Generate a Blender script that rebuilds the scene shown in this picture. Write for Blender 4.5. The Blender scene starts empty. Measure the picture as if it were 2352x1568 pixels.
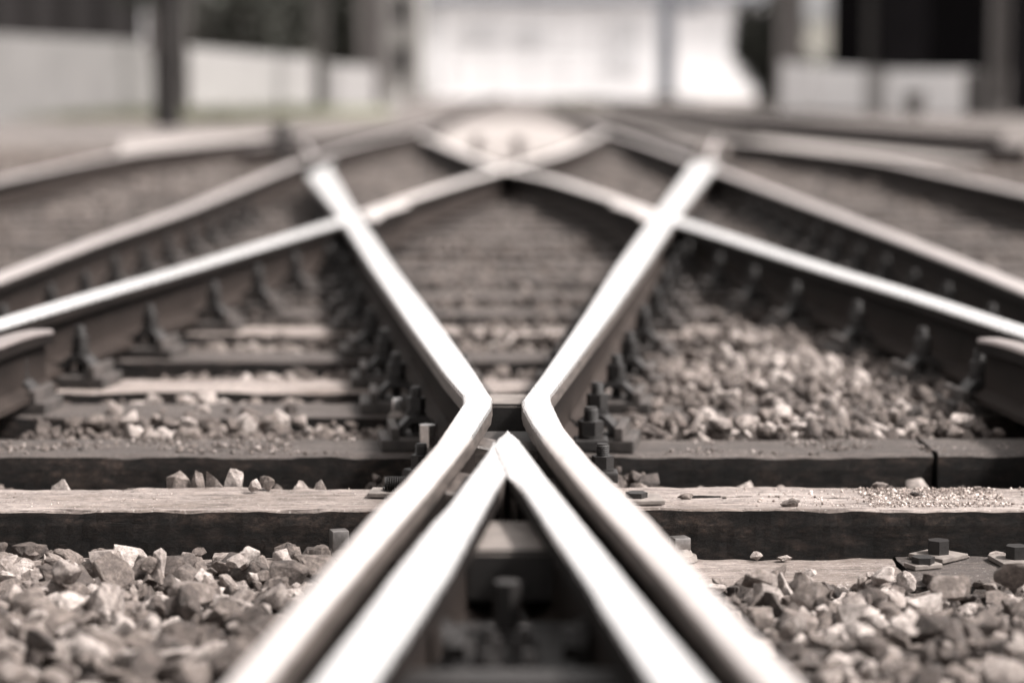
import bpy, bmesh, math, random
import numpy as np
from mathutils import Vector, Matrix, noise, Euler

# ------------------------------------------------------------------ camera, world, sun, exposure
scene = bpy.context.scene
R = math.radians
F = 5450.0            # focal length in px of a 2352-wide frame
H = 0.61              # lens height above the rail tops (z = 0)
PITCH = math.atan((784 - 190) / F)
YAW = math.atan(11 / F)
cd = bpy.data.cameras.new("camera")
cam = bpy.data.objects.new("camera", cd)
scene.collection.objects.link(cam)
cd.sensor_width = 36.0
cd.lens = F / 2352 * 36
cd.clip_start = 0.05
cd.clip_end = 2000
cam.location = (0, 0, H)
cam.rotation_euler = Euler((math.pi / 2 - PITCH, 0, -YAW), 'XYZ')
cd.dof.use_dof = True
cd.dof.focus_distance = 4.5
cd.dof.aperture_fstop = 1.6
scene.camera = cam

SUN_EL, SUN_AZ = 50.0, 102.0      # azimuth clockwise from +Y
world = bpy.data.worlds.new("World")
scene.world = world
world.use_nodes = True
nt = world.node_tree
nt.nodes.clear()
sky = nt.nodes.new('ShaderNodeTexSky')
sky.sky_type = 'NISHITA'
sky.sun_disc = False
sky.sun_elevation = R(SUN_EL)
sky.sun_rotation = R(SUN_AZ)
sky.air_density = 1.0
sky.dust_density = 4.0
hs = nt.nodes.new('ShaderNodeHueSaturation')
hs.inputs['Saturation'].default_value = 0.0     # overcast: no blue left
tint = nt.nodes.new('ShaderNodeMix'); tint.data_type = 'RGBA'; tint.blend_type = 'MULTIPLY'
tint.inputs[0].default_value = 1.0; tint.inputs[7].default_value = (1.0, .955, .935, 1)
bg = nt.nodes.new('ShaderNodeBackground')
bg.inputs['Strength'].default_value = 0.135
wo = nt.nodes.new('ShaderNodeOutputWorld')
nt.links.new(sky.outputs[0], hs.inputs['Color'])
nt.links.new(hs.outputs[0], tint.inputs[6])
nt.links.new(tint.outputs[2], bg.inputs[0])
nt.links.new(bg.outputs[0], wo.inputs[0])

sd = bpy.data.lights.new("sun", 'SUN')
sd.energy = 3.8
sd.angle = R(6)
sd.color = (1.0, 0.95, 0.91)
sun = bpy.data.objects.new("sun", sd)
scene.collection.objects.link(sun)
sun.rotation_euler = Euler((-(math.pi / 2 - R(SUN_EL)), 0, -R(SUN_AZ)), 'XYZ')

scene.view_settings.view_transform = 'Standard'
scene.view_settings.look = 'None'
scene.view_settings.exposure = 1.4
scene.view_settings.gamma = 1.0
scene.cycles.use_denoising = True

# ------------------------------------------------------------------ helpers
C = scene.collection
RNG = random.Random(7)
NR = np.random.RandomState(11)
CM = cam.rotation_euler.to_matrix()


def ray(px, py):
    return CM @ Vector(((px - 1176) / F, -(py - 784) / F, -1))


def at(px, py, z=0.0):
    """photo pixel (2352 wide) on the plane of height z"""
    d = ray(px, py)
    t = (z - H) / d.z
    return Vector((d.x * t, d.y * t, z))


def atY(px, py, Y):
    d = ray(px, py)
    t = Y / d.y
    return Vector((d.x * t, Y, H + d.z * t))


def link_mesh(name, me, parent=None):
    o = bpy.data.objects.new(name, me)
    C.objects.link(o)
    if parent is not None:
        o.parent = parent
    return o


def obj(name, bm, mats, parent=None, smooth=None):
    me = bpy.data.meshes.new(name)
    bm.normal_update()
    bm.to_mesh(me)
    bm.free()
    for m in (mats if isinstance(mats, (list, tuple)) else [mats]):
        me.materials.append(m)
    if smooth is not None:
        me.polygons.foreach_set('use_smooth', [True] * len(me.polygons))
        me.set_sharp_from_angle(angle=R(smooth))
    return link_mesh(name, me, parent)


def tag(o, label=None, cat=None, group=None, kind=None):
    if label: o['label'] = label
    if cat: o['category'] = cat
    if group: o['group'] = group
    if kind: o['kind'] = kind
    return o


def thing(name, label, cat, loc=(0, 0, 0), rz=0.0, group=None):
    o = bpy.data.objects.new(name, None)
    C.objects.link(o)
    o.location = loc
    o.rotation_euler = (0, 0, rz)
    o.empty_display_size = 0.05
    return tag(o, label, cat, group)


def dup(root, loc, rz, label, group=None, scale=None):
    r = root.copy(); C.objects.link(r)
    r.location = loc; r.rotation_euler = (0, 0, rz)
    if scale: r.scale = scale
    r['label'] = label
    if group: r['group'] = group
    for ch in list(root.children):
        c = ch.copy(); C.objects.link(c); c.parent = r
        for g in list(ch.children):
            d = g.copy(); C.objects.link(d); d.parent = c
    return r


def box(bm, x0, x1, y0, y1, z0, z1, mi=0, bev=0.0):
    r = bmesh.ops.create_cube(bm, size=1.0)
    vs = r['verts']
    for v in vs:
        v.co = Vector((x0 + (v.co.x + .5) * (x1 - x0), y0 + (v.co.y + .5) * (y1 - y0), z0 + (v.co.z + .5) * (z1 - z0)))
    fs = set(f for v in vs for f in v.link_faces)
    for f in fs: f.material_index = mi
    if bev > 0:
        es = list(set(e for v in vs for e in v.link_edges))
        bmesh.ops.bevel(bm, geom=es, offset=bev, segments=2, affect='EDGES', profile=0.6)
    return vs


def cyl(bm, c, r, h, seg=12, axis='Z', r2=None, rot=0.0, mi=0):
    res = bmesh.ops.create_cone(bm, cap_ends=True, segments=seg, radius1=r, radius2=r if r2 is None else r2, depth=h)
    m = Matrix.Translation((0, 0, h / 2))
    m = Matrix.Rotation(rot, 4, 'Z') @ m
    if axis == 'X': m = Matrix.Rotation(math.pi / 2, 4, 'Y') @ m
    if axis == '-X': m = Matrix.Rotation(-math.pi / 2, 4, 'Y') @ m
    if axis == 'Y': m = Matrix.Rotation(-math.pi / 2, 4, 'X') @ m
    m = Matrix.Translation(c) @ m
    bmesh.ops.transform(bm, matrix=m, verts=res['verts'])
    for f in set(f for v in res['verts'] for f in v.link_faces): f.material_index = mi
    return res['verts']


# ------------------------------------------------------------------ materials
def newmat(name):
    m = bpy.data.materials.new(name)
    m.use_nodes = True
    n = m.node_tree
    b = n.nodes['Principled BSDF']
    return m, n, b


def tex_noise(n, scale, detail=6, rough=.6, vec=None, mapping=None):
    t = n.nodes.new('ShaderNodeTexNoise')
    t.inputs['Scale'].default_value = scale
    t.inputs['Detail'].default_value = detail
    t.inputs['Roughness'].default_value = rough
    if vec is not None:
        if mapping is not None:
            mp = n.nodes.new('ShaderNodeMapping')
            mp.inputs['Scale'].default_value = mapping
            n.links.new(vec, mp.inputs['Vector'])
            vec = mp.outputs[0]
        n.links.new(vec, t.inputs['Vector'])
    return t


def ramp(n, src, stops):
    r = n.nodes.new('ShaderNodeValToRGB')
    e = r.color_ramp.elements
    while len(e) > 1: e.remove(e[-1])
    e[0].position, e[0].color = stops[0][0], (*stops[0][1], 1)
    for p, c in stops[1:]:
        x = e.new(p); x.color = (*c, 1)
    n.links.new(src, r.inputs[0])
    return r


def mixc(n, fac, a, b, mode='MIX'):
    m = n.nodes.new('ShaderNodeMix'); m.data_type = 'RGBA'; m.blend_type = mode
    for s, v in ((m.inputs[0], fac), (m.inputs[6], a), (m.inputs[7], b)):
        if isinstance(v, (int, float)): s.default_value = v
        elif isinstance(v, tuple): s.default_value = (*v, 1)
        else: n.links.new(v, s)
    return m.outputs[2]


def bump(n, b, src, strength, dist, prev=None):
    u = n.nodes.new('ShaderNodeBump')
    u.inputs['Strength'].default_value = strength
    u.inputs['Distance'].default_value = dist
    n.links.new(src, u.inputs['Height'])
    if prev is not None: n.links.new(prev, u.inputs['Normal'])
    n.links.new(u.outputs[0], b.inputs['Normal'])
    return u.outputs[0]


def objco(n):
    return n.nodes.new('ShaderNodeTexCoord').outputs['Object']


def rough_mat(name, c1, c2, scale=8, rough=.85, bs=.4, bd=.01, bscale=60, metallic=0.0, mapping=None):
    m, n, b = newmat(name)
    co = objco(n)
    t = tex_noise(n, scale, 7, .65, co, mapping or (1, 1, 1))
    r = ramp(n, t.outputs[0], [(.3, c1), (.7, c2)])
    n.links.new(r.outputs[0], b.inputs['Base Color'])
    b.inputs['Roughness'].default_value = rough
    b.inputs['Metallic'].default_value = metallic
    t2 = tex_noise(n, bscale, 6, .7, co)
    bump(n, b, t2.outputs[0], bs, bd)
    return m


# polished running surface
def polished(name, base, rough, streak=.06, spots=0.0):
    m, n, b = newmat(name)
    co = objco(n)
    t = tex_noise(n, 30, 5, .7, co, (10, .35, 1))
    r = ramp(n, t.outputs[0], [(.3, tuple(c * .9 for c in base)), (.7, base)])
    col = r.outputs[0]
    if spots > 0:
        s = tex_noise(n, 26, 8, .7, co, (1, .5, 1))
        sr = ramp(n, s.outputs[0], [(.55, (0, 0, 0)), (.75, (spots,) * 3)])
        col = mixc(n, sr.outputs[0], col, (.30, .22, .19))
    n.links.new(col, b.inputs['Base Color'])
    b.inputs['Metallic'].default_value = .9
    mr = n.nodes.new('ShaderNodeMapRange')
    mr.inputs[3].default_value = rough - streak
    mr.inputs[4].default_value = rough + streak
    n.links.new(t.outputs[0], mr.inputs[0])
    n.links.new(mr.outputs[0], b.inputs['Roughness'])
    t3 = tex_noise(n, 80, 4, .6, co, (4, .4, 1))
    bump(n, b, t3.outputs[0], .08, .002)
    return m


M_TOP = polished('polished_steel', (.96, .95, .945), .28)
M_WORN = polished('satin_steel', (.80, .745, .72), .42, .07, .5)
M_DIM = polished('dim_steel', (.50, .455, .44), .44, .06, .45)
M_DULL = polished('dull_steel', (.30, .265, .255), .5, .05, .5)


def rail_side_mat():
    m, n, b = newmat('rusty_rail_side')
    co = objco(n)
    t = tex_noise(n, 14, 8, .7, co, (1, .4, 1.5))
    rust = ramp(n, t.outputs[0], [(.3, (.0025, .0018, .0016)), (.72, (.011, .0082, .0072))])
    # brake dust lies on the web and the foot of the rail
    sx = n.nodes.new('ShaderNodeSeparateXYZ'); n.links.new(co, sx.inputs[0])
    mr = n.nodes.new('ShaderNodeMapRange')
    mr.inputs[1].default_value = -.055; mr.inputs[2].default_value = -.14
    mr.inputs[3].default_value = 0; mr.inputs[4].default_value = .9
    n.links.new(sx.outputs[2], mr.inputs[0])
    t2 = tex_noise(n, 6, 6, .7, co, (1, .5, 1))
    mu = n.nodes.new('ShaderNodeMath'); mu.operation = 'MULTIPLY'
    n.links.new(mr.outputs[0], mu.inputs[0]); n.links.new(t2.outputs[0], mu.inputs[1])
    col = mixc(n, mu.outputs[0], rust.outputs[0], (.042, .033, .029))
    n.links.new(col, b.inputs['Base Color'])
    b.inputs['Roughness'].default_value = .8
    b.inputs['Specular IOR Level'].default_value = .08
    t3 = tex_noise(n, 120, 6, .7, co)
    bump(n, b, t3.outputs[0], .35, .004)
    return m


M_SIDE = rail_side_mat()
M_FLANK = rough_mat('worn_rail_flank', (.012, .010, .009), (.10, .082, .073), 45, .5, .25, .002, 140, .0, (1, .3, 2))
M_IRON = rough_mat('greasy_dark_iron', (.003, .0022, .002), (.012, .0095, .0088), 30, .6, .4, .003, 150, .1)
M_IRONL = rough_mat('dusty_iron', (.07, .06, .054), (.20, .175, .16), 22, .7, .4, .003, 120, .2)
M_CHROME = rough_mat('shiny_bolt_steel', (.45, .44, .43), (.8, .78, .77), 60, .25, .15, .002, 200, .95)
M_PLATE = rough_mat('greasy_base_plate', (.008, .007, .006), (.06, .05, .046), 14, .7, .4, .003, 120, .2)
M_BRIGHT = rough_mat('bright_bolt_steel', (.16, .15, .145), (.34, .32, .31), 60, .36, .15, .002, 200, .8)


def wood(name, lo, hi, crack=(.03, .022, .02), bs=.6, spk=0.0):
    m, n, b = newmat(name)
    co = objco(n)
    g = tex_noise(n, 7, 8, .7, co, (.6, 9, 9))
    fine = tex_noise(n, 30, 8, .75, co, (.5, 8, 8))
    base = ramp(n, g.outputs[0], [(.25, lo), (.72, hi)])
    blot = tex_noise(n, 3.2, 7, .7, co, (.8, 2, 2))
    br = ramp(n, blot.outputs[0], [(.35, (.50, .46, .43)), (.5, (.85, .83, .82)), (.65, (1.1, 1.1, 1.1))])
    col = mixc(n, 1.0, base.outputs[0], br.outputs[0], 'MULTIPLY')
    cr = ramp(n, fine.outputs[0], [(.30, (1, 1, 1)), (.40, (0, 0, 0))])
    col = mixc(n, cr.outputs[0], col, crack)
    sp = tex_noise(n, 5, 3, .5, co, (.18, 8, 8))
    pit = tex_noise(n, 70, 5, .8, co, (.7, 1.6, 1.6))
    pr = ramp(n, pit.outputs[0], [(.34, (.35, .32, .3)), (.48, (.95, .95, .95)), (.66, (1.25, 1.22, 1.2))])
    col = mixc(n, 1.0, col, pr.outputs[0], 'MULTIPLY')
    spr = ramp(n, sp.outputs[0], [(.487, (0, 0, 0)), (.5, (1, 1, 1)), (.513, (0, 0, 0))])
    col = mixc(n, spr.outputs[0], col, crack)
    if spk > 0:
        v = tex_noise(n, 160, 3, .6, co)
        vr = ramp(n, v.outputs[0], [(.60, (0, 0, 0)), (.72, (spk,) * 3)])
        col = mixc(n, vr.outputs[0], col, (.55, .51, .48))
    n.links.new(col, b.inputs['Base Color'])
    b.inputs['Roughness'].default_value = .8
    p = bump(n, b, fine.outputs[0], bs, .006)
    p = bump(n, b, pit.outputs[0], .7, .006, p)
    t3 = tex_noise(n, 220, 5, .7, co)
    bump(n, b, t3.outputs[0], .5, .003, p)
    return m


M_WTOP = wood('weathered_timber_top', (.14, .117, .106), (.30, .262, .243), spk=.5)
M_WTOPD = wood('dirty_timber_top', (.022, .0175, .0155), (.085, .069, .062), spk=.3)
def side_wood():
    m, n, b = newmat('creosoted_shaded_timber_side')  # creosote colour, darkened further to include shade on the sleeper fronts
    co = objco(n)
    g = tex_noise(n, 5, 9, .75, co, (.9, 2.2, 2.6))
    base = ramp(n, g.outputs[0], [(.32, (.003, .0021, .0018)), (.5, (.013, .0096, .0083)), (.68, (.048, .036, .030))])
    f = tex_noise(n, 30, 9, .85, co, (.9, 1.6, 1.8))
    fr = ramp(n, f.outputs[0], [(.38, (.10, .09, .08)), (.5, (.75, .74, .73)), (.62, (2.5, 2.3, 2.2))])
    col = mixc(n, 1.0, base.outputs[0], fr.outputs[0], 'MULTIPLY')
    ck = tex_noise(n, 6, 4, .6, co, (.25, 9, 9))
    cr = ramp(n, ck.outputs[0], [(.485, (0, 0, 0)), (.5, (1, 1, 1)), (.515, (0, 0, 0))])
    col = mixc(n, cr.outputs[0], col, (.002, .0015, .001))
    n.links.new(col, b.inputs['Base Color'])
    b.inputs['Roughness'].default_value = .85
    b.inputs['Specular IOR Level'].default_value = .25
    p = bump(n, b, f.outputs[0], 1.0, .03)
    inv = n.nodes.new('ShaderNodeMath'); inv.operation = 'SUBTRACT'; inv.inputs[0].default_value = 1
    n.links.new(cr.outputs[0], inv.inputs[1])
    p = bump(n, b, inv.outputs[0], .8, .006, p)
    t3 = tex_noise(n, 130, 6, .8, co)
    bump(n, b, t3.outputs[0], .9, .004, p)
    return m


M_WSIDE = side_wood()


def stone_mat(name, gain=1.0):
    m, n, b = newmat(name)
    co = objco(n)
    a = n.nodes.new('ShaderNodeAttribute'); a.attribute_name = 'rnd'
    t = tex_noise(n, 38, 9, .78, co)
    add = n.nodes.new('ShaderNodeMath'); add.operation = 'MULTIPLY_ADD'
    add.inputs[1].default_value = .85
    n.links.new(t.outputs[0], add.inputs[0])
    mu = n.nodes.new('ShaderNodeMath'); mu.operation = 'MULTIPLY'; mu.inputs[1].default_value = .50
    n.links.new(a.outputs['Fac'], mu.inputs[0])
    n.links.new(mu.outputs[0], add.inputs[2])
    g = gain
    r = ramp(n, add.outputs[0], [(.28, (.03 * g, .022 * g, .019 * g)), (.46, (.12 * g, .093 * g, .081 * g)), (.68, (.30 * g, .248 * g, .222 * g)),
                                 (.95, (.78 * g, .70 * g, .66 * g))])
    t4 = tex_noise(n, 95, 8, .8, co)
    r4 = ramp(n, t4.outputs[0], [(.36, (.42, .38, .36)), (.5, (.92, .91, .90)), (.64, (1.45, 1.42, 1.40))])
    n.links.new(mixc(n, 1.0, r.outputs[0], r4.outputs[0], 'MULTIPLY'), b.inputs['Base Color'])
    b.inputs['Roughness'].default_value = .75
    t3 = tex_noise(n, 110, 7, .75, co)
    bump(n, b, t3.outputs[0], .9, .008)
    return m


M_STONE = stone_mat('crushed_granite', .47)
M_GROUND = rough_mat('ballast_fines', (.012, .0095, .0085), (.06, .049, .044), 9, .95, 1.0, .03, 22)
M_FARGROUND = rough_mat('pale_yard_gravel', (.042, .035, .032), (.125, .108, .10), .9, .95, .8, .03, 14)

# ------------------------------------------------------------------ ground
GZ = -0.36


def ground_h(x, y):
    return GZ + .02 * noise.noise(Vector((x * 1.3, y * 1.3, 0)))


bm = bmesh.new()
xs = [-300, -120, -60, -30, -15] + [-8 + i * .5 for i in range(33)] + [15, 30, 60, 120, 300]
ys = [-60, -20, -5, 0] + [2 + i * .5 for i in range(60)] + [33, 36, 40, 45, 50, 60, 80, 100, 130, 200, 400, 900]
grid = {}
for i, x in enumerate(xs):
    for j, y in enumerate(ys):
        z = ground_h(x, y) + (0.11 if y > 14 else 0.11 * max(0, (y - 7) / 7))
        grid[i, j] = bm.verts.new((x, y, z))
for i in range(len(xs) - 1):
    for j in range(len(ys) - 1):
        f = bm.faces.new((grid[i, j], grid[i + 1, j], grid[i + 1, j + 1], grid[i, j + 1]))
        f.material_index = 1 if ys[j] > 17 else 0
tag(obj('ground', bm, [M_GROUND, M_FARGROUND], smooth=60), kind='structure')

# ------------------------------------------------------------------ rails
HW = .080


def lerp_poly(pts, t):
    """pts sorted by first coordinate"""
    if t <= pts[0][0]: return pts[0][1]
    for (a, b), (c, d) in zip(pts, pts[1:]):
        if t <= c: return b + (d - b) * (t - a) / (c - a)
    return pts[-1][1]


def section(bm, y, xl, xr, zt, foot, nose=False):
    w = xr - xl
    c = (xl + xr) / 2
    r = min(.0055, w * .35)
    wb = min(.009, w * .3)
    L = [(xl, zt - .036), (xl, zt - .010), (xl + r * .28, zt - .003), (xl + r, zt), (c, zt + .0008)]
    Rr = [(xr - r, zt), (xr - r * .28, zt - .003), (xr, zt - .010), (xr, zt - .036)]
    if nose:
        low = [(xr - .002, -.168), (xl + .002, -.168)]
    else:
        low = [(c + wb, -.052), (c + wb, -.138), (c + foot, -.156), (c + foot, -.170), (c - foot, -.170), (c - foot, -.156), (c - wb, -.138), (c - wb, -.052)]
    return [bm.verts.new((x, y, z)) for x, z in L + Rr + low]


def sweep(rings, bm, top_idx, flank_idx=()):
    n = len(rings[0])
    for a, b in zip(rings, rings[1:]):
        for i in range(n):
            j = (i + 1) % n
            f = bm.faces.new((a[i], a[j], b[j], b[i]))
            f.material_index = 1 if i in top_idx else (2 if i in flank_idx else 0)
    bm.faces.new(rings[0][::-1]); bm.faces.new(rings[-1])
    bmesh.ops.recalc_face_normals(bm, faces=bm.faces)


def rail_bm(stations, foot=.066, nose=False, flank=()):
    """stations: (Y, xl, xr, ztop)"""
    bm = bmesh.new()
    rings = [section(bm, *s, foot, nose) for s in stations]
    sweep(rings, bm, {1, 2, 3, 4, 5, 6}, flank)
    return bm


CLEAR = []     # (Ylist, Xlist) of rail centre lines, for keeping stones off them


def edges_to_stations(le, re, y0, y1, step=.08, zt=0.0):
    """le, re: photo-pixel polylines of the two top edges"""
    l = sorted((at(*p).y, at(*p).x) for p in le)
    r = sorted((at(*p).y, at(*p).x) for p in re)
    ks = sorted(set([y0, y1] + [p[0] for p in l + r if y0 < p[0] < y1] + list(np.arange(y0 + step, y1 - step * .5, step))))
    out = []
    for y in ks:
        if out and y - out[-1][0] < .006: continue
        k = .0011 if y < 5.2 else 0
        out.append((y, lerp_poly(l, y) + k * noise.noise(Vector((y * 45, 1, 0))) , lerp_poly(r, y) + k * noise.noise(Vector((y * 38, 7, 0))), zt))
    CLEAR.append(([s[0] for s in out], [(s[1] + s[2]) / 2 for s in out]))
    return out


def centre_path(pts, smooth=True):
    p = sorted(((at(*q).y, at(*q).x) for q in pts))
    return p


def smooth_eval(p, y):
    # Catmull-Rom style cubic through the points, linear beyond
    n = len(p)
    if y <= p[0][0]:
        s = (p[1][1] - p[0][1]) / (p[1][0] - p[0][0]); return p[0][1] + s * (y - p[0][0])
    if y >= p[-1][0]:
        s = (p[-1][1] - p[-2][1]) / (p[-1][0] - p[-2][0]); return p[-1][1] + s * (y - p[-1][0])
    for i in range(n - 1):
        if y <= p[i + 1][0]:
            x0, y0 = p[i]; x1, y1 = p[i + 1]
            def sl(k):
                if k == 0: return (p[1][1] - p[0][1]) / (p[1][0] - p[0][0])
                if k == n - 1: return (p[-1][1] - p[-2][1]) / (p[-1][0] - p[-2][0])
                return (p[k + 1][1] - p[k - 1][1]) / (p[k + 1][0] - p[k - 1][0])
            h = x1 - x0; t = (y - x0) / h
            return ((2 * t**3 - 3 * t**2 + 1) * y0 + (t**3 - 2 * t**2 + t) * h * sl(i) + (-2 * t**3 + 3 * t**2) * y1 + (t**3 - t**2) * h * sl(i + 1))


def line_fit(pts):
    p = centre_path(pts)
    Y = np.array([a for a, b in p]); X = np.array([b for a, b in p])
    deg = 2 if len(p) > 3 else 1
    c = np.polyfit(Y, X, deg)
    return lambda y: float(np.polyval(c, y))


def run_rail(name, label, fn, y0, y1, zt=0.0, w=HW, mats=None, step=.25, clear=True, foot=.066, cat='rail', ends=None, group=None):
    st = []
    n = max(2, int((y1 - y0) / step))
    for i in range(n + 1):
        y = y0 + (y1 - y0) * i / n
        x = fn(y)
        st.append((y, x - w / 2, x + w / 2, zt))
    if ends:      # lower / flare the tip
        k, fl = ends
        for q in range(3):
            idx = -(q + 1) if k == 'far' else q
            yy, a, b, z = st[idx]
            d = (3 - q) / 3
            st[idx] = (yy, a + fl * d, b + fl * d, z - .010 * d * d)
    if clear: CLEAR.append(([s[0] for s in st], [(s[1] + s[2]) / 2 for s in st]))
    bm = rail_bm(st, foot)
    o = obj(name, bm, mats or [M_SIDE, M_TOP, M_SIDE], smooth=35)
    return tag(o, label, cat, group)


# --- the crossing frog -------------------------------------------------------
frog = thing('crossing_frog', 'worn steel crossing frog, pointed nose between two bent wing rails on the nearest sleeper', 'railway frog', (0, 0, 0))

def wingx(Y, le):
    return lerp_poly(sorted((at(*p).y, at(*p).x) for p in le), Y)


A1L = [(704, 401), (788, 508), (851, 612), (942, 747), (1022, 858), (1062, 904), (1064, 922), (1004, 1014), (927, 1102), (857, 1171), (796, 1242), (667, 1387), (510, 1568), (440, 1648)]
A1R = [(746, 365), (812, 473), (909, 612), (993, 718), (1088, 846), (1131, 912), (1128, 930), (1088, 992), (1066, 1020), (1000, 1103), (880, 1240), (729, 1416), (605, 1568), (540, 1648)]
B1L = [(1598, 365), (1507, 485), (1412, 612), (1343, 718), (1248, 853), (1198, 918), (1200, 930), (1221, 968), (1263, 1024), (1323, 1096), (1382, 1164), (1531, 1327), (1640, 1452), (1745, 1568), (1816, 1648)]
B1R = [(1656, 365), (1549, 508), (1481, 612), (1416, 704), (1321, 831), (1265, 904), (1266, 918), (1295, 979), (1358, 1056), (1494, 1187), (1640, 1351), (1845, 1568), (1915, 1648)]
yk = at(1131, 930).y
yn = at(1100, 1648).y
for nm, le, re, side in (('left', A1L, A1R, -1), ('right', B1L, B1R, 1)):
    far = edges_to_stations(le, re, yk - .02, at(700, 372 if side < 0 else 372).y, .1)
    # far half: shiny running surface
    near = edges_to_stations(le, re, yn, yk - .02, .03)
    st = near + far[1:]
    bm = bmesh.new()
    rings = [section(bm, *s, .036) for s in st]
    n = len(rings[0])
    ysplit = at(1040, 1000).y
    sweep(rings, bm, {1, 2, 3, 4, 5, 6}, {0, 7} )
    for f in bm.faces:      # beyond the wheel-worn edge the wing is only satin
        if f.material_index == 1:
            c = f.calc_center_median()
            outer = (c.x < wingx(c.y, [((l[0] + 28), l[1]) for l in A1L])) if side < 0 else (c.x > wingx(c.y, [((l[0] - 28), l[1]) for l in B1R]))
            if c.y < (ysplit if not outer else at(1040, 966).y): f.material_index = 3
    o = obj('wing_rail', bm, [M_SIDE, M_TOP, M_FLANK, M_WORN], frog, 35)
    o['label'] = 'wing rail bending away to the %s' % nm

# nose: right leg carries the tip, left leg butts against it along a worn seam
V_RO = [(1167, 972), (1183, 993), (1253, 1088), (1323, 1176), (1457, 1347), (1531, 1439), (1638, 1568), (1704, 1648)]
V_RI = [(1164, 974), (1136, 1014), (1138, 1021), (1150, 1050), (1165, 1080), (1200, 1119), (1253, 1200), (1355, 1347), (1382, 1392), (1502, 1568), (1557, 1648)]
V_LO = [(1134, 1013), (1098, 1063), (1029, 1158), (993, 1196), (891, 1325), (857, 1374), (712, 1568), (652, 1648)]
V_LI = [(1134.5, 1014), (1136, 1021), (1148, 1050), (1162.5, 1080), (1115, 1164), (1035, 1307), (955, 1427), (856, 1568), (800, 1648)]
for nm, le, re in (('right', V_RI, V_RO), ('left', V_LO, V_LI)):
    ytip = at(1165, 973).y if nm == 'right' else at(1134, 1014).y
    st = edges_to_stations(le, re, yn, ytip, .03)
    ysp = at(1165, 1095).y
    bm = bmesh.new()
    s2 = []
    for (y, a, b, z) in st:
        dz = -.012 * max(0, (y - (at(1165, 1010).y)) / (at(1165, 973).y - at(1165, 1010).y)) ** 1.5
        if b - a < .002: b = a + .002
        jag = .0012 * noise.noise(Vector((y * 60, 3, 0))) if y > ysp - .1 else 0
        s2.append((y, a + jag, b + jag * .5, z + dz))
    near = [s for s in s2 if s[0] <= ysp]
    tip = [s for s in s2 if s[0] >= ysp - 1e-6]
    if tip[0][0] > near[-1][0]: tip = [near[-1]] + tip
    rings = [section(bm, *s, .034) for s in near]
    sweep(rings, bm, {1, 2, 3, 4, 5, 6}, {7} if nm == 'right' else {0})
    rings = [section(bm, *s, .03, True) for s in tip]
    sweep(rings, bm, {1, 2, 3, 4, 5, 6}, {7, 8, 9, 10})
    o = obj('nose_rail', bm, [M_SIDE, M_TOP, M_FLANK], frog, 35)
    o['label'] = 'nose rail running to the %s, %s' % (nm, 'with the pointed tip' if nm == 'right' else 'butting against the tip rail')


# filler blocks in the flangeways and between the nose rails, with bolts
for (Ya, Yb) in ((3.86, 4.06), (3.30, 3.50), (4.36, 4.47)):
    for side in (-1, 1):
        bm = bmesh.new()
        for k, Y in enumerate((Ya, Yb)):
            pass
        if side < 0:
            q = [(wingx(Ya, A1R) - .024, Ya), (wingx(Ya, V_LO) + .024, Ya), (wingx(Yb, V_LO if Yb < 4.1 else V_RI) + .02, Yb), (wingx(Yb, A1R) - .024, Yb)]
        else:
            q = [(wingx(Ya, V_RO) - .024, Ya), (wingx(Ya, B1L) + .024, Ya), (wingx(Yb, B1L) + .024, Yb), (wingx(Yb, V_RO) - .02, Yb)]
        lo = [bm.verts.new((x, y, -.150)) for x, y in q]
        hi = [bm.verts.new((x, y, -.058 - (.014 if i in (1, 2) else 0))) for i, (x, y) in enumerate(q)]
        bm.faces.new(lo[::-1]); bm.faces.new(hi)
        for i in range(4):
            bm.faces.new((lo[i], lo[(i + 1) % 4], hi[(i + 1) % 4], hi[i]))
        bmesh.ops.recalc_face_normals(bm, faces=bm.faces)
        bmesh.ops.bevel(bm, geom=list(bm.edges), offset=.004, segments=1, affect='EDGES')
        obj('filler_block', bm, M_FLANK if Yb > 4 else M_SIDE, frog)

# tie bolts through the frog
def tie_bolt(Y, x, side, z=-.115, L=.075):
    bm = bmesh.new()
    ax = 'X' if side > 0 else '-X'
    cyl(bm, (x, Y, z), .031, .008, 18, ax)
    cyl(bm, (x + side * .007, Y, z), .027, .024, 6, ax, rot=.3)
    cyl(bm, (x + side * .03, Y, z), .0125, L - .03, 14, ax)
    for i in range(int((L - .032) / .0042)):
        cyl(bm, (x + side * (.032 + i * .0042), Y, z), .0158, .0021, 14, ax, r2=.0135)
    return obj('tie_bolt', bm, M_IRON, frog, 30)


pb = at(905, 1109, -.13)
tie_bolt(pb.y - .02, wingx(pb.y, A1L) + .012 - .02, -1, -.128, .122)
tie_bolt(4.02, wingx(4.0, A1L) + .02, -1, -.11, .07)
tie_bolt(3.42, wingx(3.4, A1L) + .02, -1, -.11, .07)
tie_bolt(pb.y + .12, wingx(4.6, B1R) - .005, 1, -.10, .05)
tie_bolt(3.95, wingx(3.95, B1R) - .02, 1, -.11, .07)
tie_bolt(3.42, wingx(3.4, B1R) - .02, 1, -.11, .07)

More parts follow.
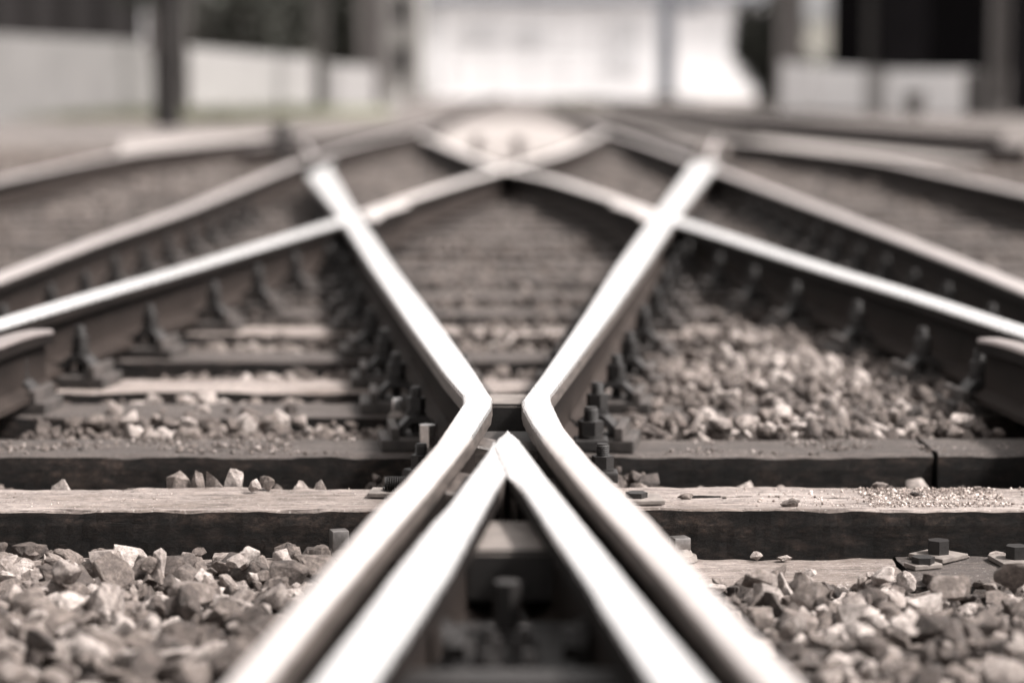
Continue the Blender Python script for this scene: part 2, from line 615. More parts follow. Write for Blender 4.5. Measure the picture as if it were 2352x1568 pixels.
# gusset and nuts between the nose rails, low in the gap towards the camera
def between(Y0, Y1, z0, z1, mats, name='spacer_block', fl=V_LI, fr=V_RI, inset=.024, bev=.006, lab=None):
    bm = bmesh.new()
    q = [(wingx(Y0, fl) - inset, Y0), (wingx(Y0, fr) + inset, Y0), (wingx(Y1, fr) + inset, Y1), (wingx(Y1, fl) - inset, Y1)]
    lo = [bm.verts.new((x, y, z0)) for x, y in q]; hi = [bm.verts.new((x, y, z1)) for x, y in q]
    bm.faces.new(lo[::-1]); bm.faces.new(hi)
    for i in range(4): bm.faces.new((lo[i], lo[(i + 1) % 4], hi[(i + 1) % 4], hi[i]))
    bmesh.ops.recalc_face_normals(bm, faces=bm.faces)
    bmesh.ops.bevel(bm, geom=list(bm.edges), offset=bev, segments=2, affect='EDGES')
    bm.normal_update()
    for f in bm.faces: f.material_index = 1 if f.normal.z > .6 and len(mats) > 1 else 0
    o = obj(name, bm, mats, frog)
    if lab: o['label'] = lab


zb_ = atY(1165, 1195, 3.56).z
between(at(1165, 1264, zb_).y, 3.56, zb_ - .075, zb_, [M_IRON, M_IRONL], lab='dust-topped block in the fork of the nose')
between(2.90, 3.22, -.150, -.128, [M_IRON])
between(2.66, 2.74, -.150, -.075, [M_IRON])
between(4.44, 4.70, -.150, -.082, [M_IRON, M_PLATE], fl=A1R, fr=B1L, lab='filler block under the nose tip')
between(4.90, 5.06, -.160, -.055, [M_IRON, M_IRONL], fl=A1R, fr=B1L, lab='dusty block between the wing rails behind the nose')
bm = bmesh.new()
cyl(bm, (0, 3.13, -.128), .034, .010, 18); cyl(bm, (0, 3.13, -.118), .019, atY(1165, 1338, 3.12).z + .118, 6, rot=.26)
obj('spacer_bolt', bm, M_IRON, frog, 30)
for Y, dx in ((2.97, .022), (2.97, -.024), (2.84, .025), (2.84, -.026)):
    bm = bmesh.new()
    cyl(bm, (dx, Y, -.128), .021, .012, 16)
    cyl(bm, (dx, Y, -.116), .017, .022, 6, rot=dx * 20)
    cyl(bm, (dx, Y, -.094), .009, .014, 12)
    obj('spacer_nut', bm, M_IRON, frog, 30)
for s, pl in ((-1, V_LI), (1, V_RI)):
    for Y in (2.95, 2.62):
        bm = bmesh.new()
        xx = wingx(Y, pl)
        ax = 'X' if s < 0 else '-X'
        cyl(bm, (xx - s * .0 + (-.012 if s < 0 else .012), Y, -.095), .030, .012, 16, ax)
        cyl(bm, (xx, Y, -.095), .024, .018, 6, ax)
        obj('web_bolt', bm, M_IRON, frog, 30)

# --- other rails -------------------------------------------------------------
B2 = line_fit([(0, 741), (234, 671), (430, 614), (800, 503), (848, 478), (1028, 425), (1160, 386)])
A2 = line_fit([(2352, 759), (2096, 676), (1862, 605), (1540, 503), (1489, 476), (1267, 410), (1160, 386)])
pts_B2 = centre_path([(0, 741), (234, 671), (430, 614), (790, 503), (1028, 425), (1160, 386), (1297, 347), (1387, 305)])
pts_A2 = centre_path([(2352, 759), (2096, 676), (1862, 605), (1550, 503), (1267, 410), (1160, 386), (1064, 350), (968, 309)])
b2 = lambda y: smooth_eval(pts_B2, y)
a2 = lambda y: smooth_eval(pts_A2, y)
yo = at(800, 502).y       # obtuse crossing
yf = at(1160, 386).y      # far frog
GRP = 'rails of the diamond crossing'
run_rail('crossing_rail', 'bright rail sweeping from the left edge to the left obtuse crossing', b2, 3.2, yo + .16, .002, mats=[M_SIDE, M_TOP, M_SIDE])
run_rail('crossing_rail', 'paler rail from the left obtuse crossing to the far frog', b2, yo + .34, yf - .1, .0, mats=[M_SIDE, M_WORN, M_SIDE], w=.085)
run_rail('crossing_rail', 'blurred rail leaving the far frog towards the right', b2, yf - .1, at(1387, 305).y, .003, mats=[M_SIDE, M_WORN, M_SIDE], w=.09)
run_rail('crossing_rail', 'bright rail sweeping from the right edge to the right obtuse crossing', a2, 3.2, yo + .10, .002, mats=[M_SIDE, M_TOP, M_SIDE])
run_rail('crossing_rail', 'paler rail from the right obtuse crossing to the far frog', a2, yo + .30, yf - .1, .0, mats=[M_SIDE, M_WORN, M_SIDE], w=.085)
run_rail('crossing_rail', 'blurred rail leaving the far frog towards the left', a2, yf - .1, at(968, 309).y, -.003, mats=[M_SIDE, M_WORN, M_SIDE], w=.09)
# rounded knuckle ends just behind the obtuse crossings
for s, fn, lab in ((1, b2, 'stubby rounded check rail end behind the left obtuse crossing'), (-1, a2, 'stubby rounded check rail end behind the right obtuse crossing')):
    run_rail('check_rail_end', lab, lambda y: fn(y) + s * .10, yo - .15, yo + 1.1, .012, w=.06, mats=[M_SIDE, M_WORN, M_SIDE], step=.15, ends=('near', s * .03), foot=.03, cat='check rail')
# outer rails
pl = centre_path([(0, 634), (215, 552), (429, 477), (668, 379), (728, 358), (818, 331), (938, 302), (1010, 285)])
pr = centre_path([(2352, 659), (2237, 612), (2026, 530), (1838, 460), (1651, 390), (1567, 360), (1423, 309), (1350, 288)])
r3l = lambda y: smooth_eval(pl, y)
r3r = lambda y: smooth_eval(pr, y)
ya = at(700, 368).y
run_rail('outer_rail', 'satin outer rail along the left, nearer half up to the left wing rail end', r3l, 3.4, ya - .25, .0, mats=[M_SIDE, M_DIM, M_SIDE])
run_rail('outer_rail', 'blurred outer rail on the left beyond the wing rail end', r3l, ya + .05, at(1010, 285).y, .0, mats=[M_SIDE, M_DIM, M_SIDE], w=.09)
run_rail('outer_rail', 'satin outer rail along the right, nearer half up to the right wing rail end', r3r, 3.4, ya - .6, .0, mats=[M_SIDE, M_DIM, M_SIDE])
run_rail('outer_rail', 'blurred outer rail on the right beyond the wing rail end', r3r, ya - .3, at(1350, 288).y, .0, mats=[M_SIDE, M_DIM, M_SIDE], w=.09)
# tips of the two long wing rails at their far end
ql = centre_path([(725, 368), (706, 340), (697, 328)]); qr = centre_path([(1627, 368), (1642, 330), (1648, 318)])
run_rail('switch_blade', 'thin tip of rail poking up past the left outer rail', lambda y: smooth_eval(ql, y), ya + .05, at(700, 330).y, .006, w=.05, mats=[M_SIDE, M_DIM, M_SIDE], cat='rail')
run_rail('switch_blade', 'thin tip of rail poking up past the right outer rail', lambda y: smooth_eval(qr, y), ya + .05, at(1645, 318).y, .006, w=.05, mats=[M_SIDE, M_DIM, M_SIDE], cat='rail')
# guard rails at both edges of the picture
gl = centre_path([(-60, 800), (0, 778), (60, 757), (106, 744)])
gr_ = centre_path([(2412, 812), (2352, 791), (2300, 774), (2262, 763)])
run_rail('check_rail', 'short brownish check rail end beside the bright left rail, at the left edge', lambda y: smooth_eval(gl, y), 3.2, at(106, 744).y, -.004, w=.062, mats=[M_SIDE, M_DULL, M_SIDE], step=.12, ends=('far', -.012), foot=.04, cat='check rail')
run_rail('check_rail', 'short brownish check rail end beside the bright right rail, at the right edge', lambda y: smooth_eval(gr_, y), 3.2, at(2262, 763).y, -.004, w=.062, mats=[M_SIDE, M_DULL, M_SIDE], step=.12, ends=('far', .012), foot=.04, cat='check rail')
# neighbouring tracks
def far_rail(label, pts, m=M_DIM, w=.09, y0=None, y1=None):
    p = centre_path(pts)
    run_rail('distant_rail', label, lambda y: smooth_eval(p, y), y0 or p[0][0], y1 or p[-1][0], .0, w=w, mats=[M_SIDE, m, M_SIDE], step=.6)


far_rail('grey rail of the next track at the far left edge', [(0, 412), (225, 364), (330, 346), (600, 316), (700, 301)], M_DIM, y0=7)
far_rail('grey rail of the next track at the far right edge', [(2352, 440), (2151, 395), (2026, 368), (1840, 342), (1676, 322)], M_DIM, y0=7)
far_rail('blurred dark rail curving up left of the pale sand patch', [(560, 340), (740, 316), (960, 284), (1090, 240), (1165, 212)], M_DULL)
far_rail('blurred rail curving up right of the pale sand patch', [(1600, 336), (1500, 303), (1330, 257), (1262, 232)], M_DULL)
far_rail('blurred dark rail low in front of the right barrier wall', [(2300, 306), (2173, 299), (1947, 283), (1700, 262), (1592, 246), (1330, 222)], M_DULL)
far_rail('second blurred rail in front of the right barrier wall', [(2352, 338), (2100, 318), (1830, 298), (1640, 282), (1400, 250)], M_DULL)

# ------------------------------------------------------------------ sleepers
def sleeper(label, x0, x1, y0, y1, z1, z0=-.42, top=None, seed=0, res=.03, name='sleeper', group=None, ch=1.0, crack=None, ry=.026):
    bm = bmesh.new()
    nx = max(2, int((x1 - x0) / res)); ny = max(2, int((y1 - y0) / ry)); nz = max(2, int((z1 - z0) / .03))
    g = {}
    def V(i, j, k):
        if (i, j, k) in g: return g[i, j, k]
        u, v, w = i / nx, j / ny, k / nz
        x = x0 + (x1 - x0) * u; y = y0 + (y1 - y0) * v; z = z0 + (z1 - z0) * w
        p = Vector((x * 3, y * 20, z * 20 + seed * 7))
        q = Vector((x * 22, y * 30, z * 30 + seed * 3))
        a = noise.noise(p); b = noise.noise(q); c = noise.noise(q + Vector((9, 9, 9)))
        e = 0
        if k == nz and (j == 0 or j == ny): e = .004 + .010 * max(0, noise.noise(Vector((x * 9, y * 2, seed)))) + .02 * max(0, noise.noise(Vector((x * 5, seed * 2, 1))) - .35)
        dz = (.004 * a + .0022 * b) * ch * w - e
        dy = (.0035 * b + .003 * noise.noise(q * 2.3) + .004 * noise.noise(Vector((x * 2, seed, z * 9)))) * ch
        if j == 0: dy += e * .7
        if j == ny: dy -= e * .7
        if k == nz and 0 < j < ny:
            # long drying cracks
            cc = noise.noise(Vector((x * 1.2, y * 55, seed + 5)))
            dz -= .006 * max(0, cc - .45) * 3
            if crack:
                for (ca, cb, cy, cd_) in crack:
                    if ca < x < cb:
                        yy = y0 + cy + .006 * noise.noise(Vector((x * 4, 1, seed))) + .002 * noise.noise(Vector((x * 30, 1, seed)))
                        d = abs(y - yy)
                        dz -= cd_ * max(0, 1 - d / .008) * min(1, (x - ca) * 8, (cb - x) * 8 + .2)
                        if y > yy and ca < -.2: dz -= .003
        g[i, j, k] = bm.verts.new((x + (.006 * c if i in (0, nx) else 0), y + dy, z + dz))
        return g[i, j, k]
    def quad(a, b, c, d, mi):
        f = bm.faces.new((V(*a), V(*b), V(*c), V(*d))); f.material_index = mi
    for i in range(nx):
        for j in range(ny):
            mi = 0
            if crack:
                xc = x0 + (x1 - x0) * (i + .5) / nx; yc = y0 + (y1 - y0) * (j + .5) / ny
                for (ca, cb, cy, cd_) in crack:
                    yy = y0 + cy + .006 * noise.noise(Vector((xc * 4, 1, seed))) + .002 * noise.noise(Vector((xc * 30, 1, seed)))
                    if ca < xc < cb and abs(yc - yy) < .0052 + .004 * noise.noise(Vector((xc * 14, 3, seed))): mi = 1  # crack faces take the dark side material, painting in the shade inside
            quad((i, j, nz), (i + 1, j, nz), (i + 1, j + 1, nz), (i, j + 1, nz), mi)
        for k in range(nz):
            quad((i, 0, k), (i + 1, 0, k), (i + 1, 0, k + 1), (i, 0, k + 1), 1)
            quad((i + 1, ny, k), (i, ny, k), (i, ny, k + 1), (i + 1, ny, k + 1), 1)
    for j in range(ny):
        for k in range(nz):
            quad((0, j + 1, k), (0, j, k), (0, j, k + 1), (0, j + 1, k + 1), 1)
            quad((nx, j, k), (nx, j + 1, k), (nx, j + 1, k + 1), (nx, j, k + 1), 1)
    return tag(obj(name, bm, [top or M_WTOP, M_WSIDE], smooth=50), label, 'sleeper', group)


ORD = ['nearest', 'second', 'third', 'fourth', 'fifth', 'sixth', 'seventh', 'eighth', 'ninth', 'tenth', 'eleventh', 'twelfth', 'thirteenth', 'fourteenth',
       'fifteenth', 'sixteenth', 'seventeenth', 'eighteenth', 'nineteenth', 'twentieth', 'twenty-first', 'twenty-second', 'twenty-third', 'twenty-fourth',
       'twenty-fifth', 'twenty-sixth', 'twenty-seventh', 'twenty-eighth', 'twenty-ninth', 'thirtieth', 'thirty-first', 'thirty-second', 'thirty-third', 'thirty-fourth', 'thirty-fifth', 'thirty-sixth', 'thirty-seventh', 'thirty-eighth']
SZ = -.2
SL = []     # front-edge Y of the main sleepers
for py in (1170, 1046, 957, 895, 826, 765):
    SL.append(at(1165, py, SZ).y)
while SL[-1] < 27: SL.append(SL[-1] + .66 + .03 * RNG.uniform(-1, 1))
SW = .26
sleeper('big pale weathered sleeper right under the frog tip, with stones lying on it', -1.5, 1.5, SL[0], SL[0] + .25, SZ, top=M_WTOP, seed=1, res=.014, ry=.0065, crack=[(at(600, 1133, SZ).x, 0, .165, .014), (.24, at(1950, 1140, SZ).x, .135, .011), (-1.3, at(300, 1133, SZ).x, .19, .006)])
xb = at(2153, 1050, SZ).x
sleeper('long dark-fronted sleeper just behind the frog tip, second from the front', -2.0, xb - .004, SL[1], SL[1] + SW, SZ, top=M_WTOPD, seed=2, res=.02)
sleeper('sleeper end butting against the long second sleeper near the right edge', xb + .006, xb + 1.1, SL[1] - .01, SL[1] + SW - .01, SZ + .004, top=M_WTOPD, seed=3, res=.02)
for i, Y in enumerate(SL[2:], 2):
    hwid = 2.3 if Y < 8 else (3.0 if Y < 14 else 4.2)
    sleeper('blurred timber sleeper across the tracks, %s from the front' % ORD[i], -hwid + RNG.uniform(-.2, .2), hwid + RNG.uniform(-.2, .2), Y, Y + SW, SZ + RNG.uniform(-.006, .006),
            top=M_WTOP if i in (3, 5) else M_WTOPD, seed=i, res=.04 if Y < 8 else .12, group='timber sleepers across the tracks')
# low timbers in front of the big one
ytb = SL[0] - .004
xj = at(2060, 1295, -.29).x
sleeper('low grey timber plank at the foot of the big sleeper, half buried in stones', -1.6, xj - .004, ytb - .27, ytb, -.290, top=M_WTOP, seed=30, res=.014, name='low_timber')
sleeper('dark low timber end with bolted square plates, lower right edge', xj + .005, xj + 1.0, ytb - .26, ytb, -.286, top=M_WTOPD, seed=31, res=.014, name='low_timber')
sleeper('brown timber buried under stones near the bottom edge', -1.3, 1.3, 3.30, 3.56, -.245, top=M_WTOPD, seed=32, res=.03, name='buried_timber')
# ------------------------------------------------------------------ rail fastenings
def make_clip():
    """stands at the rail foot; +X points away from the rail"""
    t = thing('rail_clip', 'x', 'rail clip')
    bm = bmesh.new()
    box(bm, -.035, .112, -.080, .080, -.030, -.003, bev=.004)
    box(bm, .072, .090, -.080, .080, -.004, .022, bev=.003)
    obj('base_plate', bm, M_PLATE, t)
    bm = bmesh.new()
    # bent clamp: an arch of a section extruded along Y
    prof = [(-.012, .010), (-.012, .022), (.012, .040), (.046, .040), (.068, .018), (.068, -.002), (.056, -.002), (.054, .014), (.040, .027), (.016, .027), (.0, .010)]
    for s in (-1,):
        a = [bm.verts.new((x, -.034, z)) for x, z in prof]
        b = [bm.verts.new((x, .034, z)) for x, z in prof]
        bm.faces.new(a); bm.faces.new(b[::-1])
        for i in range(len(prof)):
            j = (i + 1) % len(prof)
            bm.faces.new((a[i], b[i], b[j], a[j]))
        bmesh.ops.recalc_face_normals(bm, faces=bm.faces)
    obj('clamp', bm, M_IRON, t)
    bm = bmesh.new()
    cyl(bm, (.030, 0, .040), .023, .005, 18)
    cyl(bm, (.030, 0, .046), .022, .005, 18)
    cyl(bm, (.030, 0, .052), .022, .028, 6, rot=.4)
    obj('nut', bm, M_IRON, t, 30)
    bm = bmesh.new()
    cyl(bm, (.030, 0, .0), .011, .104, 12)
    for i in range(5): cyl(bm, (.030, 0, .082 + i * .0042), .0135, .0022, 12, r2=.0115)
    obj('bolt', bm, M_IRON, t, 30)
    return t


clip0 = make_clip()
first = True
rails_for_clips = [
    ('outer left side of the left wing rail', lambda y: wingx(y, A1L) + .03, -1, 5.0, 12.6, .036),
    ('inner right side of the left wing rail', lambda y: wingx(y, A1R) - .03, 1, 5.4, 12.6, .036),
    ('outer right side of the right wing rail', lambda y: wingx(y, B1R) - .03, 1, 5.0, 12.6, .036),
    ('inner left side of the right wing rail', lambda y: wingx(y, B1L) + .03, -1, 5.4, 12.6, .036),
    ('near side of the bright left rail', b2, 1, 5.4, 9.9, .066),
    ('far side of the bright left rail', b2, -1, 5.0, 9.9, .066),
    ('near side of the bright right rail', a2, -1, 5.4, 9.9, .066),
    ('far side of the bright right rail', a2, 1, 5.0, 9.9, .066),
    ('near side of the left outer rail', r3l, 1, 6.5, 14, .066),
    ('near side of the right outer rail', r3r, -1, 6.5, 14, .066),
]
for desc, fn, side, ya_, yb_, foot in rails_for_clips:
    for i, Y in enumerate(SL):
        Yc = Y + .13
        if not (ya_ < Yc < yb_): continue
        x = fn(Yc) + side * (foot + .004)
        lab = 'dark rail clip, %s, %s sleeper' % (desc, ORD[i].replace('nearest', 'first'))
        slope = (fn(Yc + .2) - fn(Yc - .2)) / .4
        rz = (0 if side > 0 else math.pi) - math.atan(slope)
        loc = (x, Yc, -.168)
        if first:
            clip0.location = loc; clip0.rotation_euler = (0, 0, rz); clip0['label'] = lab; clip0['group'] = 'rail clips on the sleepers'; first = False
        else:
            dup(clip0, loc, rz + RNG.uniform(-.05, .05), lab, 'rail clips on the sleepers', (1.1, 1.1, (1.2 if 'bright' in desc else 1.08) + RNG.uniform(-.06, .08)))

# single screws and plates of the foreground
def screw(label, loc, s=1.0, mat=None, name='coach_screw', head='sq', rz=0.0, hgt=.07):
    t = thing(name, label, 'screw', loc, rz)
    bm = bmesh.new()
    cyl(bm, (0, 0, 0), .026 * s, .008 * s, 20, r2=.024 * s)
    cyl(bm, (0, 0, .008 * s), .020 * s, .010 * s, 20, r2=.014 * s)
    obj('collar', bm, M_IRONL, t, 30)
    bm = bmesh.new()
    if head == 'sq': box(bm, -.0125 * s, .0125 * s, -.0125 * s, .0125 * s, .016 * s, hgt, bev=.003)
    else: cyl(bm, (0, 0, .012 * s), .021 * s, hgt - .012 * s, 6)
    obj('head', bm, mat or M_BRIGHT, t, 30)
    return t


for px, pyt, lab in ((779, 1216, 'bright square-headed screw left of the left wing rail, beside the heap of stones'), (1562, 1232, 'bright square-headed screw right of the right wing rail')):
    q = atY(px, pyt, SL[0] - .045)
    screw(lab, (q.x, q.y, -.289), 1.3, rz=.3, hgt=q.z + .289)


def plate(label, px, py, z, sx, sy, rz, hd, screw_h=.03):
    p = at(px, py, z)
    t = thing('bolted_plate', label, 'bolted plate', (p.x, p.y, z), rz)
    bm = bmesh.new()
    box(bm, -sx, sx, -sy, sy, 0, .009, bev=.002)
    obj('plate', bm, M_IRONL, t)
    bm = bmesh.new()
    cyl(bm, (0, 0, .009), .0215, screw_h, 6, rot=hd)
    obj('bolt_head', bm, M_IRON, t, 30)
    return t


plate('pale square plate turned cornerwise with dark hex bolt, on the dark low timber', 2155, 1281, -.284, .040, .040, .75, .2, .026)
plate('square plate with dark bolt cut by the right picture edge', 2335, 1292, -.284, .042, .042, .15, .5, .024)
plate('rusty tie plate with dark bolt below the right wing rail, on the big sleeper', 1462, 1152, -.198, .05, .04, .1, .3, .010)
plate('pale tie plate below the threaded tie bolt, on the big sleeper', 902, 1136, -.198, .045, .035, -.1, .3, .006)
plate('small flat washer lying on the low timber edge beside the cornerwise plate', 2120, 1303, -.284, .03, .02, .4, .1, .012)

# nut assemblies beside the frog
def stud(label, px, py, z, s=1.0, rz=0):
    p = at(px, py, z)
    t = thing('clamp_bolt', label, 'clamp bolt', (p.x, p.y, z), rz)
    bm = bmesh.new()
    box(bm, -.032 * s, .032 * s, -.03 * s, .03 * s, 0, .022 * s, bev=.004)
    obj('clamp', bm, M_IRON, t)
    bm = bmesh.new()
    cyl(bm, (0, 0, .022 * s), .024 * s, .006 * s, 18); cyl(bm, (0, 0, .028 * s), .024 * s, .026 * s, 6, rot=.3)
    obj('nut', bm, M_IRON, t, 30)
    bm = bmesh.new()
    cyl(bm, (0, 0, .05 * s), .012 * s, .03 * s, 14)
    for i in range(6): cyl(bm, (0, 0, (.054 + i * .0042) * s), .0145 * s, .0022 * s, 14, r2=.012 * s)
    obj('threaded_stud', bm, M_IRON, t, 30)
    return t


stud('dark hex nut on threaded stud hard against the right wing rail, right of the nose', 1384, 1104, -.185, .95)
stud('tall dark clamp bolt right of the frog, just behind the hex nut', 1357, 1032, -.17, 1.15)
stud('greasy clamp bolt hard against the left wing rail, left of the nose', 968, 1098, -.19, .9, .5)
p = at(982, 1046, -.17)
screw('shiny silver bolt standing left of the left wing rail, over a dark nut', (p.x, p.y, -.16), .85, M_CHROME, hgt=.056, head='hex', rz=.2)
p = at(912, 962, -.17)
screw('smaller shiny bolt in the dark left of the knuckle of the left wing rail', (p.x, p.y, -.165), .85, M_CHROME, hgt=.044, rz=.2)

# ------------------------------------------------------------------ ballast
def hull_stone(seed, npts=14, bev=.0, elong=(1, .8, .62)):
    r = random.Random(seed)
    bm = bmesh.new()
    for _ in range(npts):
        v = Vector((r.gauss(0, 1), r.gauss(0, 1), r.gauss(0, 1))).normalized() * r.uniform(.82, 1.0)
        e = (elong[0], elong[1] * r.uniform(.85, 1.15), elong[2] * r.uniform(.8, 1.25))
        bm.verts.new((v.x * e[0], v.y * e[1], v.z * e[2]))
    bmesh.ops.convex_hull(bm, input=bm.verts)
    for v in [v for v in bm.verts if not v.link_faces]: bm.verts.remove(v)
    if bev:
        bmesh.ops.bevel(bm, geom=list(bm.edges), offset=bev, segments=1, affect='EDGES', clamp_overlap=True)
        for v in bm.verts:
            if v.co.length > 1.06: v.co *= 1.06 / v.co.length
    bmesh.ops.triangulate(bm, faces=bm.faces)
    bmesh.ops.recalc_face_normals(bm, faces=bm.faces)
    return bm


def fine_stone(seed):
    bm = hull_stone(seed, 11 + seed % 5, .05)
    bmesh.ops.subdivide_edges(bm, edges=bm.edges, cuts=1, use_grid_fill=False)
    for v in bm.verts:
        n = noise.noise(v.co * 2.2 + Vector((seed, 0, 0))) * .10 + noise.noise(v.co * 6 + Vector((0, seed, 0))) * .05
        v.co += v.co.normalized() * n
        if v.co.length > 1.12: v.co *= 1.12 / v.co.length
    bmesh.ops.triangulate(bm, faces=bm.faces)
    return bm


def to_np(bm):
    v = np.array([x.co[:] for x in bm.verts]); bm.verts.index_update()
    f = np.array([[x.index for x in q.verts] for q in bm.faces])
    bm.free()
    return v, f


HI = [to_np(hull_stone(s, 11, .035, (1, RNG.uniform(.65, .9), RNG.uniform(.5, .8)))) for s in range(18)]
FINE = [to_np(fine_stone(200 + s)) for s in range(16)]
LO = [to_np(hull_stone(100 + s, 9)) for s in range(8)]


def rand_rot(n, flat=.6):
    a = NR.uniform(0, 2 * np.pi, n); b = NR.normal(0, flat, n); c = NR.normal(0, flat, n)
    ca, sa, cb, sb, cc, sc = np.cos(a), np.sin(a), np.cos(b), np.sin(b), np.cos(c), np.sin(c)
    Rz = np.zeros((n, 3, 3)); Rz[:, 0, 0] = ca; Rz[:, 0, 1] = -sa; Rz[:, 1, 0] = sa; Rz[:, 1, 1] = ca; Rz[:, 2, 2] = 1
    Rx = np.zeros((n, 3, 3)); Rx[:, 0, 0] = 1; Rx[:, 1, 1] = cb; Rx[:, 1, 2] = -sb; Rx[:, 2, 1] = sb; Rx[:, 2, 2] = cb
    Ry = np.zeros((n, 3, 3)); Ry[:, 1, 1] = 1; Ry[:, 0, 0] = cc; Ry[:, 0, 2] = sc; Ry[:, 2, 0] = -sc; Ry[:, 2, 2] = cc
    return Rz @ Rx @ Ry


def stones_mesh(name, pos, size, protos, mat, label, cat=None, kind='stuff', oily=False):
    V, Fc, A = [], [], []
    off = 0
    idx = NR.randint(0, len(protos), len(pos))
    for k, (v, f) in enumerate(protos):
        m = idx == k
        n = int(m.sum())
        if n == 0: continue
        Rm = rand_rot(n)
        sc = size[m][:, None] * (1 + .25 * NR.uniform(-1, 1, (n, 3)))
        P = np.einsum('nij,nvj->nvi', Rm, v[None] * sc[:, None, :]) + pos[m][:, None, :]
        V.append(P.reshape(-1, 3))
        Fc.append((f[None] + (np.arange(n) * len(v))[:, None, None] + off).reshape(-1, 3))
        tone = NR.beta(.75, .95, n)
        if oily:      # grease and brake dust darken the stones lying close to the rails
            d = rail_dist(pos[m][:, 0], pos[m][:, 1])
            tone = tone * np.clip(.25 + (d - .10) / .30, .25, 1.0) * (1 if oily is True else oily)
        A.append(np.repeat(tone, len(v)))
        off += n * len(v)
    V = np.concatenate(V); Fc = np.concatenate(Fc); A = np.concatenate(A)
    me = bpy.data.meshes.new(name)
    me.vertices.add(len(V)); me.vertices.foreach_set('co', V.ravel())
    me.loops.add(len(Fc) * 3); me.loops.foreach_set('vertex_index', Fc.ravel().astype(np.int32))
    me.polygons.add(len(Fc)); me.polygons.foreach_set('loop_start', (np.arange(len(Fc)) * 3).astype(np.int32))
    me.update(calc_edges=True)
    at_ = me.attributes.new('rnd', 'FLOAT', 'POINT'); at_.data.foreach_set('value', A.astype(np.float32))
    if protos is FINE:
        me.polygons.foreach_set('use_smooth', [True] * len(me.polygons)); me.set_sharp_from_angle(angle=R(19))
    me.materials.append(mat)
    o = link_mesh(name, me)
    return tag(o, label, cat, None, kind)


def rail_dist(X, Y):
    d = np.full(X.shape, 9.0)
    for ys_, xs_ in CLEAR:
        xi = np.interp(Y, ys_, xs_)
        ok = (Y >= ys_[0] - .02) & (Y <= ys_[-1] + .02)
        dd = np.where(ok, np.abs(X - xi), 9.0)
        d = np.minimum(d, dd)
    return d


def vnoise(X, Y, s, seed):
    return np.array([noise.noise(Vector((x * s, y * s, seed))) for x, y in zip(X, Y)])


KEEPOUT = [(atY(779, 1240, 4.45).x, 4.42, .05), (atY(1562, 1240, 4.45).x, 4.42, .05),
           (at(2155, 1271, -.284).x, at(2155, 1271, -.284).y - .03, .06), (at(2335, 1292, -.284).x, at(2335, 1292, -.284).y - .03, .05)]


def bed(X, Y):
    """height of the stone surface"""
    z = np.full(X.shape, -.235)
    nz = vnoise(X, Y, 2.0, 4.0)
    z = -.232 + .018 * nz
    # foreground in front of the low timbers
    fg = Y < SL[0]
    z = np.where(fg & (X < 0), -.276 + .03 * nz, z); z = np.where(fg & (X >= 0), -.335, z)
    z = np.where(fg & (Y < ytb - .12) & (X < 0), -.262 + .02 * nz, z)
    z = np.where(fg & (Y < ytb - .25 + .03 * nz) & (X > 0), -.285 + .02 * nz, z)
    z = np.where((Y < 3.95), -.248 + .03 * nz, z); z = np.where((Y < 3.62), -.225 + .035 * nz, z)
    # gap between first and second sleeper
    z = np.where((Y > SL[0]) & (Y < SL[1]), -.282 + .016 * nz, z)
    # left: between second and fifth
    L = (X < -.3) & (Y > SL[1] + .2) & (Y < SL[4])
    z = np.where(L, -.212 + .035 * nz, z)
    z = np.where((X < -.3) & (Y > SL[2] + .1) & (Y < 7.6), -.236 + .035 * nz, z)
    # right: heap hiding the third and fourth sleepers
    Rr = (X > .28) & (Y > SL[1] + .24) & (Y < SL[4] - .02)
    z = np.where(Rr, -.185 + .03 * nz, z)
    Rr = (X > .35) & (Y > SL[4] + .2) & (Y < SL[5])
    z = np.where(Rr, -.195 + .03 * nz, z)
    z = np.where((np.abs(X) < .3) & (Y > SL[0]), -.235 + .015 * nz, z)
    z = np.where(Y > 7.6, -.208 + .030 * nz, z)
    return z


def scatter(y0, y1, spacing, extra, smin, smax, layers, protos, name, label, clear=.075, oily=True):
    Ps, Ss = [], []
    for L in range(layers):
        yy = np.arange(y0, y1, spacing)
        for y in yy:
            hw = y * .225 + extra
            xx = np.arange(-hw, hw, spacing)
            n = len(xx)
            X = xx + NR.uniform(-.5, .5, n) * spacing; Y = y + NR.uniform(-.5, .5, n) * spacing
            Ps.append(np.stack([X, Y, np.full(n, float(L))], 1))
    P = np.concatenate(Ps)
    S = NR.uniform(0, 1, len(P)) ** 1.7 * (smax - smin) + smin
    d = rail_dist(P[:, 0], P[:, 1])
    keep = d > clear + S * .5
    for ex, ey, er in KEEPOUT: keep &= (P[:, 0] - ex) ** 2 + (P[:, 1] - ey) ** 2 > (er + S) ** 2
    P, S = P[keep], S[keep]
    z = bed(P[:, 0], P[:, 1]) - P[:, 2] * .022 - S * .55 + NR.uniform(-.010, .016, len(P)) * (1 + (S > .03))
    # keep stones out of the sleepers' own tops unless the bed lies over them
    inS = np.zeros(len(P), bool)
    for Y in SL: inS |= (P[:, 1] > Y - S * .6) & (P[:, 1] < Y + SW + S * .6)
    inS |= (P[:, 1] > ytb - .27) & (P[:, 1] < ytb)
    topz = np.where(P[:, 1] < SL[0], -.29, SZ)
    drop = inS & (z + S * .2 < topz)
    keep = ~drop
    P, S, z = P[keep], S[keep], z[keep]
    pos = np.stack([P[:, 0], P[:, 1], z], 1)
    return stones_mesh(name, pos, S, protos, M_STONE, label, oily=oily)


